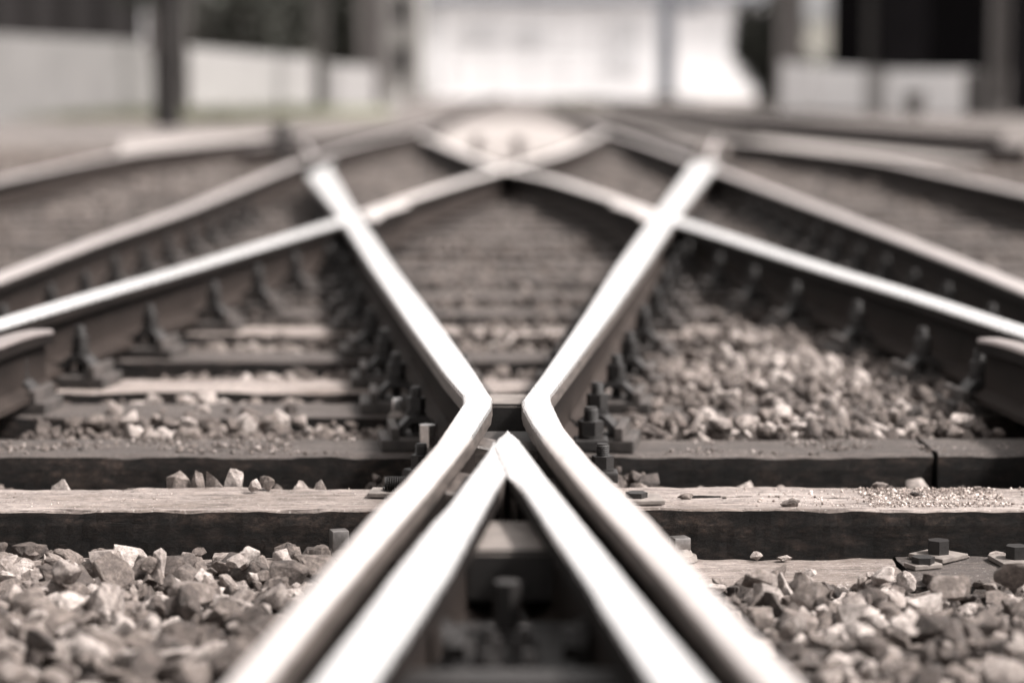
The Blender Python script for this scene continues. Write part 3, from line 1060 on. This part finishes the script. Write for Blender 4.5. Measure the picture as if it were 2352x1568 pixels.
scatter(2.7, SL[0] - .02,   .043, .9, .016, .054, 3, FINE, 'ballast', 'large angular grey-brown track stones heaped in the foreground', clear=.085)
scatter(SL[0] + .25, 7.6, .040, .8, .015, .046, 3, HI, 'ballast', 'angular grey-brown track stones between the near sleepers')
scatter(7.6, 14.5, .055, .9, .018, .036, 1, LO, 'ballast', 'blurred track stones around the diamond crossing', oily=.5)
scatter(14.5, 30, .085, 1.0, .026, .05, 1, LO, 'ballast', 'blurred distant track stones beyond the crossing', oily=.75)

# gravel chips on the timber tops
def grit(n, x0, x1, y0, y1, z, smin, smax, label, clump=None, mat=None):
    X = NR.uniform(x0, x1, n); Y = NR.uniform(y0, y1, n)
    if clump:
        m = np.array([noise.noise(Vector((x * 6, y * 9, 2.2))) for x, y in zip(X, Y)]) > clump
        X, Y = X[m], Y[m]
    m = rail_dist(X, Y) > .1
    X, Y = X[m], Y[m]
    S = NR.uniform(0, 1, len(X)) ** 3 * (smax - smin) + smin
    return stones_mesh('stone_chips', np.stack([X, Y, z + S * .3], 1), S, LO, mat or M_CHIP, label)


M_CHIP = stone_mat('pale_chips', 1.1)
xa, xc = at(1980, 1140, SZ).x, at(2300, 1140, SZ).x
grit(2600, xa, xc, SL[0] + .03, SL[0] + .24, SZ, .0012, .0045, 'white glinting chips scattered on the right end of the big sleeper')
grit(700, .45, 1.2, SL[0] + .02, SL[0] + .24, SZ, .0012, .005, 'sparse grit on the right half of the big sleeper', 0.0)
grit(500, -1.2, -.3, SL[0] + .02, SL[0] + .24, SZ, .001, .003, 'sparse grit on the left half of the big sleeper', .1)
grit(1600, -1.2, -.35, SL[1] + .02, SL[1] + .25, SZ, .002, .009, 'grit on the left half of the second sleeper', -.05, M_STONE)
grit(1200, .35, 1.3, SL[1] + .02, SL[1] + .25, SZ, .002, .008, 'grit on the right half of the second sleeper', -.05, M_STONE)

# --- single stones one can point at -----------------------------------------
def stone(label, px, py, z, wpx, asp=.8, seed=1, tone=.6, flat=.75):
    p = at(px, py, z)          # bottom centre of the stone
    dist = math.hypot(p.y, H - z)
    r = wpx * dist / F / 2
    bm = fine_stone(seed)
    zz = [v.co.z for v in bm.verts]; xx = [v.co.x for v in bm.verts]
    sx = 2 * r / (max(xx) - min(xx)); hz = 2 * r * flat; sz = hz / (max(zz) - min(zz))
    zmin = min(zz)
    for v in bm.verts: v.co = Vector((v.co.x * sx, v.co.y * sx * asp, (v.co.z - zmin) * sz))
    me = bpy.data.meshes.new('stone'); bm.to_mesh(me); bm.free()
    a = me.attributes.new('rnd', 'FLOAT', 'POINT'); a.data.foreach_set('value', [tone] * len(me.vertices))
    me.polygons.foreach_set('use_smooth', [True] * len(me.polygons)); me.set_sharp_from_angle(angle=R(24))
    me.materials.append(M_STONE)
    o = link_mesh('stone', me)
    o.location = (p.x, p.y, z - .002)
    return tag(o, label, 'stone')


def stone_behind(label, px, ytop, wpx, seed, tone, back=.0):
    q = at(px, 1116, SZ)
    r = wpx * q.y / F / 2
    Yc = SL[0] + .25 + r * .8 + .006 + back
    zt_ = atY(px, ytop, Yc).z
    zb_ = -.248
    d = ray(px, 1116); x = d.x / d.y * Yc
    o = stone(label, px, 1116, SZ, wpx, .8, seed, tone, (zt_ - zb_) / (2 * r))
    o.location = (x, Yc, zb_)


stone_behind('rounded grey-brown stone leaning behind the big sleeper, leftmost of the row of four', 405, 1083, 58, 11, .45)
stone_behind('grey stone behind the big sleeper, second of the row of four', 452, 1080, 42, 12, .5)
stone_behind('oval stone behind the big sleeper, third of the row of four', 491, 1083, 42, 13, .62)
stone_behind('pale peaked stone behind the big sleeper, rightmost of the row of four', 538, 1077, 48, 14, .78)
stone_behind('flat pale stone behind the left end of the big sleeper', 150, 1100, 60, 17, .8)
stone_behind('low pale stone behind the big sleeper, well right of the pair on top', 690, 1104, 54, 18, .7)
stone_behind('small brown stone behind the big sleeper, next right of the low pale one', 737, 1101, 34, 19, .6)
stone('pale blocky stone on the back edge of the big sleeper, touching a darker one', 584, 1128, -.199, 32, .9, 15, .85, 1.0)
stone('darker angular stone with pale top on the big sleeper, beside the pale block', 614, 1124, -.199, 36, .9, 16, .5, 1.0)
stone('small brown flat stone on the big sleeper nearest the right wing rail', 1577, 1145, -.199, 38, .7, 21, .45, .42)
stone('two-toned brown pebble on the front half of the big sleeper, right side', 1815, 1163, -.199, 46, .7, 22, .4, .5)
stone('flat brown pebble on the back edge of the big sleeper, right side', 2022, 1120, -.199, 38, .7, 23, .35, .42)
stone('thin dark stone sliver amid the white chips', 2108, 1137, -.199, 38, .5, 24, .0, .28)
stone('tiny peaked pebble on the back edge near the right picture edge', 2245, 1125, -.199, 20, .7, 25, .5, .55)
stone('tiny dark crumb on the long crack of the right half of the big sleeper', 1663, 1145, -.199, 12, .7, 26, .2, .7)
stone('small pale stone glinting at the foot of the big sleeper, left side', 434, 1288, -.289, 42, .8, 27, .75, .6)
stone('small peaked white stone at the foot of the big sleeper, right side', 1737, 1285, -.289, 30, .8, 28, .9, .75)
stone('low pale stone at the foot of the big sleeper, right of the peaked one', 1802, 1286, -.289, 36, .8, 29, .8, .4)
stone('wide pale stone at the foot of the big sleeper, near the right edge', 2288, 1284, -.286, 54, .8, 30, .7, .4)
stone('low stone behind the cornerwise plate', 2205, 1282, -.286, 32, .8, 31, .6, .4)
# big stones on the left heap
for (a, b, w, fl, tn, sd, lab) in [
    (116, 1308, 34, 1.0, .30, 41, 'dark upright stone on the left heap, against the low timber'),
    (236, 1300, 70, .60, .72, 42, 'large pale two-faced stone at the top of the left heap'),
    (345, 1312, 52, .75, .45, 43, 'brown-grey stone at the top of the left heap, on bare plank'),
    (543, 1306, 54, .72, .80, 44, 'pale rounded stone on top of the left heap, left of the tallest one'),
    (645, 1302, 44, 1.0, .85, 45, 'tallest pale stone on the left heap, below the bright screw'),
    (640, 1398, 52, 1.3, .85, 46, 'pale upright stone of the left heap close to the left wing rail'),
    (165, 1352, 74, 1.0, .7, 47, 'large pale leaning stone in the middle of the left heap'),
    (20, 1300, 70, .5, .4, 48, 'flat brown stone of the left heap cut by the left picture edge'),
    (440, 1392, 110, .55, .5, 49, 'broad grey-brown boulder in the middle of the left heap'),
    (1745, 1350, 80, .62, .6, 51, 'large rounded stone at the top left of the right heap'),
    (1845, 1360, 70, .7, .35, 52, 'dark-faced stone of the right heap below the plank joint'),
    (1965, 1420, 70, .9, .8, 53, 'pale sharp stone in the middle of the right heap'),
    (2180, 1375, 100, .6, .5, 54, 'broad brown stone of the right heap below the cornerwise plate'),
    (2330, 1350, 90, .7, .4, 55, 'grey stone of the right heap at the right picture edge')]:
    stone(lab, a, b, -.262 if b < 1330 else -.268, w, .85, sd, tn, fl)
stone('big white block of stone on the right gravel between the sleepers', 1795, 889, -.185, 62, .7, 61, 1.3, .72)
stone('long pale stone in the right gravel near the right picture edge', 2210, 983, -.19, 66, .7, 62, .9, .55)
stone('dark angular stone in the right gravel', 2115, 963, -.19, 38, .8, 63, -.1, .9)

# ------------------------------------------------------------------ background
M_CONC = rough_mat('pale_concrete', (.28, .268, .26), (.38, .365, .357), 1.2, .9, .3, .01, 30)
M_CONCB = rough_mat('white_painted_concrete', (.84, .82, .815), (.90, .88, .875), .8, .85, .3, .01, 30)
M_CONCL = rough_mat('sun_toned_pale_concrete', (.08, .077, .075), (.12, .115, .112), 1.2, .9, .3, .01, 30)  # copy of the concrete, colour darkened to offset sun on the left wall
M_CONCLB = rough_mat('sun_toned_white_concrete', (.15, .144, .142), (.20, .193, .19), .8, .85, .3, .01, 30)  # white copy, its colour likewise darkened against the direct sun
M_SAND = rough_mat('pale_sandy_gravel', (.15, .133, .124), (.26, .237, .225), 2, .95, .5, .01, 30)
M_GPOST = rough_mat('grey_brown_post', (.045, .04, .038), (.08, .072, .068), 2, .7, .2, .01, 20)
M_DPOST = rough_mat('dark_brown_mast', (.004, .003, .003), (.014, .011, .010), 3, .7, .2, .01, 20)
M_COL = rough_mat('pale_brown_column', (.11, .10, .095), (.18, .165, .16), 2, .8, .2, .01, 20)
M_BLACK = rough_mat('black_shed_wall', (.004, .004, .004), (.010, .009, .010), 2, .8, .2, .01, 20)
M_BLACK.node_tree.nodes['Principled BSDF'].inputs['Specular IOR Level'].default_value = 0.0
M_DBLD = rough_mat('dark_brown_building', (.010, .008, .008), (.03, .026, .026), .5, .8, .2, .01, 10, 0, (3, 3, .2))
M_WHITE = rough_mat('white_cladding', (.74, .735, .745), (.84, .835, .842), .4, .6, .1, .01, 10)
M_LGREY = rough_mat('light_grey_cladding', (.48, .48, .49), (.60, .60, .61), .6, .6, .1, .01, 10)
M_BLUE = rough_mat('blue_grey_steel', (.17, .18, .205), (.30, .315, .345), .6, .6, .1, .01, 10)
M_LEAF = rough_mat('dark_foliage', (.018, .020, .015), (.055, .055, .043), 1.5, .7, .1, .01, 10)
M_LEAFG = rough_mat('grey_foliage', (.09, .09, .08), (.22, .215, .195), 1.5, .7, .1, .01, 10)
M_BARK = rough_mat('bark', (.04, .032, .028), (.10, .085, .075), 6, .9, .6, .02, 20)
M_GRASS = rough_mat('dry_green_grass', (.07, .076, .045), (.15, .15, .10), 1.5, .9, .1, .01, 10)
M_HILL = rough_mat('hill_scrub', (.035, .038, .030), (.10, .09, .076), .08, .95, .3, .1, 3)


def wall_px(name, label, p0, p1, Y0, Y1, thick=.25, mat=None, ztop=True, parent=None, cap=False):
    """upright wall between two photo points, top edge through them, standing in the ground"""
    a, b = atY(p0[0], p0[1], Y0), atY(p1[0], p1[1], Y1)
    bm = bmesh.new()
    n = Vector((-(b.y - a.y), b.x - a.x, 0)).normalized() * thick
    if n.y < 0: n = -n
    vs = []
    for q in (a, b):
        for o_ in (Vector((0, 0, 0)), n):
            vs.append((bm.verts.new((q.x + o_.x, q.y + o_.y, -.45)), bm.verts.new((q.x + o_.x, q.y + o_.y, q.z))))
    (a0, a1), (c0, c1), (b0, b1), (d0, d1) = vs
    for f in ((a0, b0, b1, a1), (b0, d0, d1, b1), (d0, c0, c1, d1), (c0, a0, a1, c1), (a1, b1, d1, c1), (a0, c0, d0, b0)):
        bm.faces.new(f)
    bmesh.ops.recalc_face_normals(bm, faces=bm.faces)
    bmesh.ops.bevel(bm, geom=[e for e in bm.edges], offset=.02, segments=1, affect='EDGES')
    return obj(name, bm, mat or M_CONC, parent)


w = thing('barrier_wall', 'long pale concrete barrier wall at the upper left, sloping down to the right', 'wall')
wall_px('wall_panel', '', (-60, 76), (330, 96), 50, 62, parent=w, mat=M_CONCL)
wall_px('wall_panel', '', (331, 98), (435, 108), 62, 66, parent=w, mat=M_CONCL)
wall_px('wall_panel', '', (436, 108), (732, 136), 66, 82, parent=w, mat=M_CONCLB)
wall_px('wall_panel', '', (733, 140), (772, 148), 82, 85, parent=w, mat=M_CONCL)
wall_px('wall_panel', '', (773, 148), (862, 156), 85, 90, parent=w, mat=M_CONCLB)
w = thing('barrier_wall', 'low white concrete barrier wall at the upper right, in front of the black shed', 'wall')
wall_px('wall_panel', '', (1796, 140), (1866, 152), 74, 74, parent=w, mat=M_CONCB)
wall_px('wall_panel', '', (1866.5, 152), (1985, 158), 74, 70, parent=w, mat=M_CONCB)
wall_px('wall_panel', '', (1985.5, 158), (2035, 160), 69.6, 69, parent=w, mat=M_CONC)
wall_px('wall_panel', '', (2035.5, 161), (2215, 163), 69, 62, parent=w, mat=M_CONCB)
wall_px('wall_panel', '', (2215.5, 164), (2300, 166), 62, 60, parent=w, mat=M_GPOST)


def pole(name, label, x0, x1, Y, top=9.0, mat=None, cat='post', base=-.4, depth=None, ytop=None):
    a, b = atY(x0, 190, Y), atY(x1, 190, Y)
    t = thing(name, label, cat, ((a.x + b.x) / 2, Y, base))
    hw_ = (b.x - a.x) / 2
    dp = depth or hw_
    bm = bmesh.new()
    if ytop is not None: top = atY(x0, ytop, Y).z
    hh = top - base
    # H section: two flanges and a web
    box(bm, -hw_, -hw_ * .72, -dp, dp, 0, hh)
    box(bm, hw_ * .72, hw_, -dp, dp, 0, hh)
    box(bm, -hw_ * .715, hw_ * .715, -dp * .25, dp * .25, 0, hh - .01)
    obj('shaft', bm, mat or M_GPOST, t)
    bm = bmesh.new()
    box(bm, -hw_ * 1.25, hw_ * 1.25, -dp * 1.25, dp * 1.25, 0, .42, bev=.03)
    obj('footing', bm, M_GPOST if mat is not M_DPOST else M_DPOST, t)
    return t


t = pole('overhead_line_mast', 'dark steel mast rising in front of the left barrier wall', 366, 408, 46, 8.5, M_DPOST, 'mast')
# lattice bracing
hw_ = (atY(408, 190, 46).x - atY(366, 190, 46).x) / 2
for i in range(11):
    bm = bmesh.new()
    z0 = .5 + i * .72
    s = 1 if i % 2 else -1
    r_ = bmesh.ops.create_cube(bm, size=1)
    bmesh.ops.scale(bm, vec=(.04, .02, math.hypot(.7, 2 * hw_)), verts=r_['verts'])
    bmesh.ops.rotate(bm, cent=(0, 0, 0), matrix=Matrix.Rotation(s * math.atan(2 * hw_ / .7), 3, 'Y'), verts=r_['verts'])
    bmesh.ops.translate(bm, vec=(0, -hw_ - .03, z0 + .35), verts=r_['verts'])
    obj('brace', bm, M_GPOST, t)
bm = bmesh.new()
za = atY(340, 30, 45.6).z + .4; zb = atY(340, 122, 45.6).z + .4
x0_ = atY(330, 60, 45.6).x - t.location.x; x1_ = atY(364, 60, 45.6).x - t.location.x
box(bm, x0_, x1_, -.12, .10, zb, za, bev=.04)
obj('equipment_box', bm, M_COL, t)
bm = bmesh.new()
box(bm, x0_ + .12, x1_ - .02, -.06, .06, 0, zb - .005)
obj('box_stand', bm, M_GPOST, t)

pole('slim_post', 'slim grey-brown post just right of the dark mast', 413, 434, 60, 9, M_GPOST)
pole('slim_post', 'grey post at the right part of the left barrier wall', 722, 748, 76, 9, M_GPOST)
pole('column', 'pale brown-grey column left of the white building', 826, 884, 92, 10, M_COL, 'column')
pole('column', 'grey-brown column right of the white building', 1786, 1840, 78, 10, M_COL, 'column')
pole('slim_post', 'thin post at the left corner of the black shed', 1988, 2006, 72, 9, M_GPOST)
pole('column', 'dark grey column at the upper right edge, right of the black shed', 2274, 2312, 58, 9, M_GPOST, 'column')
pole('slim_post', 'blue-grey pipe in front of the right part of the white building', 1510, 1548, 118, 9, M_BLUE)


def building(name, label, x0, x1, Y, top, mat, depth=14, cat='building', base=-.4):
    a, b = atY(x0, 190, Y), atY(x1, 190, Y)
    t = thing(name, label, cat, ((a.x + b.x) / 2, Y, base))
    hw_ = (b.x - a.x) / 2
    bm = bmesh.new()
    box(bm, -hw_, hw_, 0, depth, 0, top - base, bev=.05)
    obj('wall', bm, mat, t)
    return t, hw_


# white hall in the middle
YB = 130.0
zt = atY(1300, 6, YB).z
t, hwb = building('white_hall', 'bright white clad building behind the tracks, top centre', 965, 1812, YB, zt, M_WHITE, 24)
cx = t.location.x


def facade(nm, x0, x1, y0, y1, mat, out=.08, Y=YB):
    a, b = atY(x0, y1, Y), atY(x1, y0, Y)
    bm = bmesh.new()
    box(bm, a.x - cx, b.x - cx, -out, .3, a.z + .4, b.z + .4, bev=.02)
    return obj(nm, bm, mat, t)


bm = bmesh.new(); box(bm, -hwb - .4, hwb + .4, -.5, 24.5, zt + .405, zt + .95, bev=.03); obj('roof', bm, M_BLUE, t)
facade('window', 1067, 1150, 52, 104, M_LGREY)
facade('window', 1180, 1256, 62, 108, M_LGREY, .085)
facade('door', 1408, 1472, 40, 168, M_LGREY, .09)
facade('corner_panel', 962, 1012, 9, 205, M_LGREY, .10)
facade('window', 1560, 1612, 10, 28, M_BLUE)
for x in (1040, 1120, 1215, 1290, 1365, 1390, 1640, 1720): facade('seam', x, x + 4, 9, 206, M_LGREY, .03)
for y in (30, 118, 160): facade('ledge', 1016, 1404, y, y + 3, M_LGREY, .045)

# black shed on the right, dark building on the left
t2, _ = building('black_shed', 'nearly black shed behind the right barrier wall', 2018, 2268, 80, 9, M_BLACK, 12)
bm = bmesh.new(); box(bm, -_ - .3, _ + .3, -.4, 12.3, 9.405, 9.7); obj('roof', bm, M_BLACK, t2)
t2, _ = building('black_shed', 'black building filling the extreme upper right corner', 2316, 2700, 62, 9, M_BLACK, 12)
bm = bmesh.new(); box(bm, -_ - .3, _ + .3, -.4, 12.3, 9.405, 9.7); obj('roof', bm, M_BLACK, t2)
t2, hw2 = building('dark_building', 'dark brown building behind the left barrier wall', -500, 470, 112, 10, M_DBLD, 14)
bm = bmesh.new(); box(bm, -hw2 - .3, hw2 + .3, -.4, 14.3, 10.405, 10.9); obj('roof', bm, M_DPOST, t2)
for i in range(12):
    bm = bmesh.new(); xx = -hw2 + 1.2 + i * 1.75
    box(bm, xx, xx + .35, -.14, .02, .5, 10.2); obj('pilaster', bm, [M_LGREY, M_GPOST, M_DPOST][i % 3] if i % 4 == 1 else M_DPOST, t2)
t2, hw2 = building('grey_building', 'dim grey building between the trees and the white hall', 884, 966, 124, 10, rough_mat('dim_grey_render', (.14, .135, .125), (.26, .25, .24), .5, .9, .1, .01, 10), 14)
bm = bmesh.new(); box(bm, -hw2 - .1, hw2 + .1, -.3, 14.3, 10.405, 10.8); obj('roof', bm, M_DPOST, t2)
for k in range(3):
    bm = bmesh.new(); box(bm, -hw2 * .5, hw2 * .4, -.06, .02, 1.5 + k * 2.6, 2.9 + k * 2.6); obj('window', bm, M_DPOST, t2)


# hill behind
bm = bmesh.new()
hv = {}
for i in range(41):
    for j in range(6):
        x = -120 + i * 6; y = 190 + j * 14
        z = -1 + (4.5 + 9 * (j / 5)) * (.35 + .65 * (noise.noise(Vector((x * .02, y * .02, 1))) + .5)) * min(1, j / 1.5)
        hv[i, j] = bm.verts.new((x, y, z))
for i in range(40):
    for j in range(5): bm.faces.new((hv[i, j], hv[i + 1, j], hv[i + 1, j + 1], hv[i, j + 1]))
tag(obj('hill', bm, M_HILL, smooth=80), kind='structure')


def tree(label, px, Y, zc, rx, rz_, n, mat, cat='tree', name='tree', seed=0, trunk=True, lf=.22, lean=0.0):
    p = atY(px, 190, Y)
    t = thing(name, label, cat, (p.x, Y, -.4))
    r = random.Random(seed)
    bm = bmesh.new()
    lim = []
    def limb(a, b, r0, r1):
        d = b - a
        res = bmesh.ops.create_cone(bm, segments=7, radius1=r0, radius2=r1, depth=d.length, cap_ends=True)
        m = Matrix.Translation((a + b) / 2) @ d.to_track_quat('Z', 'Y').to_matrix().to_4x4()
        bmesh.ops.transform(bm, matrix=m, verts=res['verts'])
    zc0 = zc + .4
    top = Vector((lean, 0, zc0))
    limb(Vector((0, 0, 0)), top * .6, .17, .12); limb(top * .6, top, .12, .07)
    for i in range(7):
        e = Vector((r.uniform(-1, 1) * rx * .8, r.uniform(-1, 1) * rx * .6, zc0 + r.uniform(-.5, .9) * rz_))
        limb(top * r.uniform(.45, .95), e, .06, .02); lim.append(e)
    obj('trunk', bm, M_BARK, t)
    bm = bmesh.new()
    clumps = [Vector((lean + r.gauss(0, .45) * rx, r.gauss(0, .4) * rx, zc0 + r.gauss(0, .45) * rz_)) for _ in range(26)] + lim
    for _ in range(n):
        c = r.choice(clumps)
        q = c + Vector((r.gauss(0, .2) * rx, r.gauss(0, .2) * rx, r.gauss(0, .16) * rz_))
        if q.z < .1: q.z = r.uniform(.1, .6)
        e = Euler((r.uniform(0, 6), r.uniform(0, 6), r.uniform(0, 6))).to_matrix()
        s = lf * r.uniform(.6, 1.3)
        vs = [bm.verts.new(q + e @ Vector(k)) for k in ((-s, 0, 0), (0, -s * .45, 0), (s, 0, .1 * s), (0, s * .45, 0))]
        bm.faces.new(vs)
    obj('crown', bm, mat, t)
    return t


tree('dim grey-green tree right behind the left barrier wall, beside the slim post', 520, 100, 4.0, 2.0, 2.6, 3800, M_LEAFG, seed=1)
tree('darker tree in the middle behind the left barrier wall', 610, 96, 3.8, 1.7, 2.6, 3800, M_LEAF, seed=2)
tree('grey-green tree behind the right part of the left barrier wall', 690, 102, 4.2, 2.0, 2.8, 3800, M_LEAFG, seed=3)
tree('dark tree at the end of the left barrier wall, beside the pale column', 790, 100, 3.6, 1.3, 2.8, 5200, M_LEAF, seed=4)
tree('dim tree behind the left wall hard by the dark mast', 430, 104, 4.2, 1.8, 2.6, 3000, M_LEAF, seed=5)
tree('dark leaning shrub between the white building and the right column', 1742, 90, 1.7, .85, 1.9, 5200, M_LEAF, 'shrub', 'shrub', 6, lf=.16, lean=.35)
tree('olive tree behind the right barrier wall between column and thin post', 1912, 125, 1.2, 2.2, 1.0, 3200, M_LEAFG, seed=7)

# sand patch and pale trough slabs
def slab(name, pts, z, mat, label=None, thick=.05, kind='structure', cat=None):
    bm = bmesh.new()
    v = [at(px, py, z) for px, py in pts]
    up = [bm.verts.new(p) for p in v]; dn = [bm.verts.new((p.x, p.y, p.z - thick)) for p in v]
    bm.faces.new(up); bm.faces.new(dn[::-1])
    for i in range(len(v)):
        j = (i + 1) % len(v); bm.faces.new((up[i], dn[i], dn[j], up[j]))
    bmesh.ops.recalc_face_normals(bm, faces=bm.faces)
    return tag(obj(name, bm, mat), label, cat, None, kind)


slab('sand_patch', [(1010, 345), (1160, 372), (1300, 338), (1330, 312), (1290, 290), (1200, 275), (1080, 280), (985, 312)], -.19, M_SAND, thick=.14)
slab('cable_trough', [(270, 352), (330, 358), (605, 322), (600, 308), (420, 312), (280, 322)], -.12, M_SAND, 'pale concrete cable trough cover beside the grey rail at the upper left', .16, None, 'cable trough')
slab('cable_trough', [(1725, 322), (1830, 342), (2120, 366), (2262, 372), (2255, 348), (2010, 330), (1760, 308)], -.14, M_SAND, 'rough pale concrete strip beside the grey rail at the upper right', .14, None, 'cable trough')
slab('verge', [(-200, 262), (180, 262), (560, 268), (900, 262), (900, 246), (500, 244), (-200, 240)], -.20, M_GRASS, thick=.12)
slab('yard', [(1600, 246), (2180, 258), (2180, 240), (1600, 222)], -.22, M_SAND, thick=.1)

# low dark boxes
def cabinet(name, label, px, py, Y, wpx, hpx, mat, cat):
    a, b = atY(px - wpx / 2, py, Y), atY(px + wpx / 2, py - hpx, Y)
    t = thing(name, label, cat, ((a.x + b.x) / 2, Y, a.z))
    hw_ = (b.x - a.x) / 2; hh = b.z - a.z
    bm = bmesh.new(); box(bm, -hw_, hw_, -.15, .15, 0, hh, bev=.03); obj('housing', bm, mat, t)
    bm = bmesh.new(); box(bm, -hw_ * 1.1, hw_ * 1.1, -.19, .19, hh + .001, hh + .05, bev=.01); obj('lid', bm, mat, t)
    bm = bmesh.new(); box(bm, -hw_ * .7, hw_ * .7, -.3, .3, -.35, -.001); obj('footing', bm, mat, t)
    return t


cabinet('point_indicator', 'small dark trackside box beyond the left wing rail end', 648, 352, 24, 30, 58, M_DPOST, 'trackside box')
cabinet('trackside_box', 'small brownish box in front of the right barrier wall', 2100, 250, 58, 44, 34, M_GPOST, 'trackside box')
cabinet('trackside_box', 'small brown hump on the pale sand patch behind the far frog, left one', 1095, 345, 24, 24, 22, M_IRONL, 'trackside box')
cabinet('trackside_box', 'small brown hump on the pale sand patch behind the far frog, right one', 1190, 347, 24, 26, 20, M_IRONL, 'trackside box')
cabinet('marker_stone', 'pale squat marker block at the foot of the pale column', 902, 238, 70, 46, 38, M_CONC, 'marker')

# grass along the foot of the left wall
bm = bmesh.new()
r = random.Random(5)
for (cxp, cyp, sp, n) in ((250, 262, 70, 1500), (320, 255, 40, 900), (480, 268, 60, 1000), (660, 258, 60, 500), (120, 266, 60, 500), (1330, 236, 50, 200)):
    for _ in range(n):
        p = at(cxp + r.gauss(0, sp), cyp + r.gauss(0, 6), -.2)
        h_ = r.uniform(.06, .28); a_ = r.uniform(0, 6.28); w_ = .02
        l = Vector((math.cos(a_) * .08, math.sin(a_) * .08, 0))
        vs = [bm.verts.new(p + Vector((-w_, 0, 0))), bm.verts.new(p + Vector((w_, 0, 0))), bm.verts.new(p + l + Vector((0, 0, h_)))]
        bm.faces.new(vs)
tag(obj('grass', bm, M_GRASS), 'tufts of dry green grass along the foot of the left barrier wall', 'grass', kind='stuff')
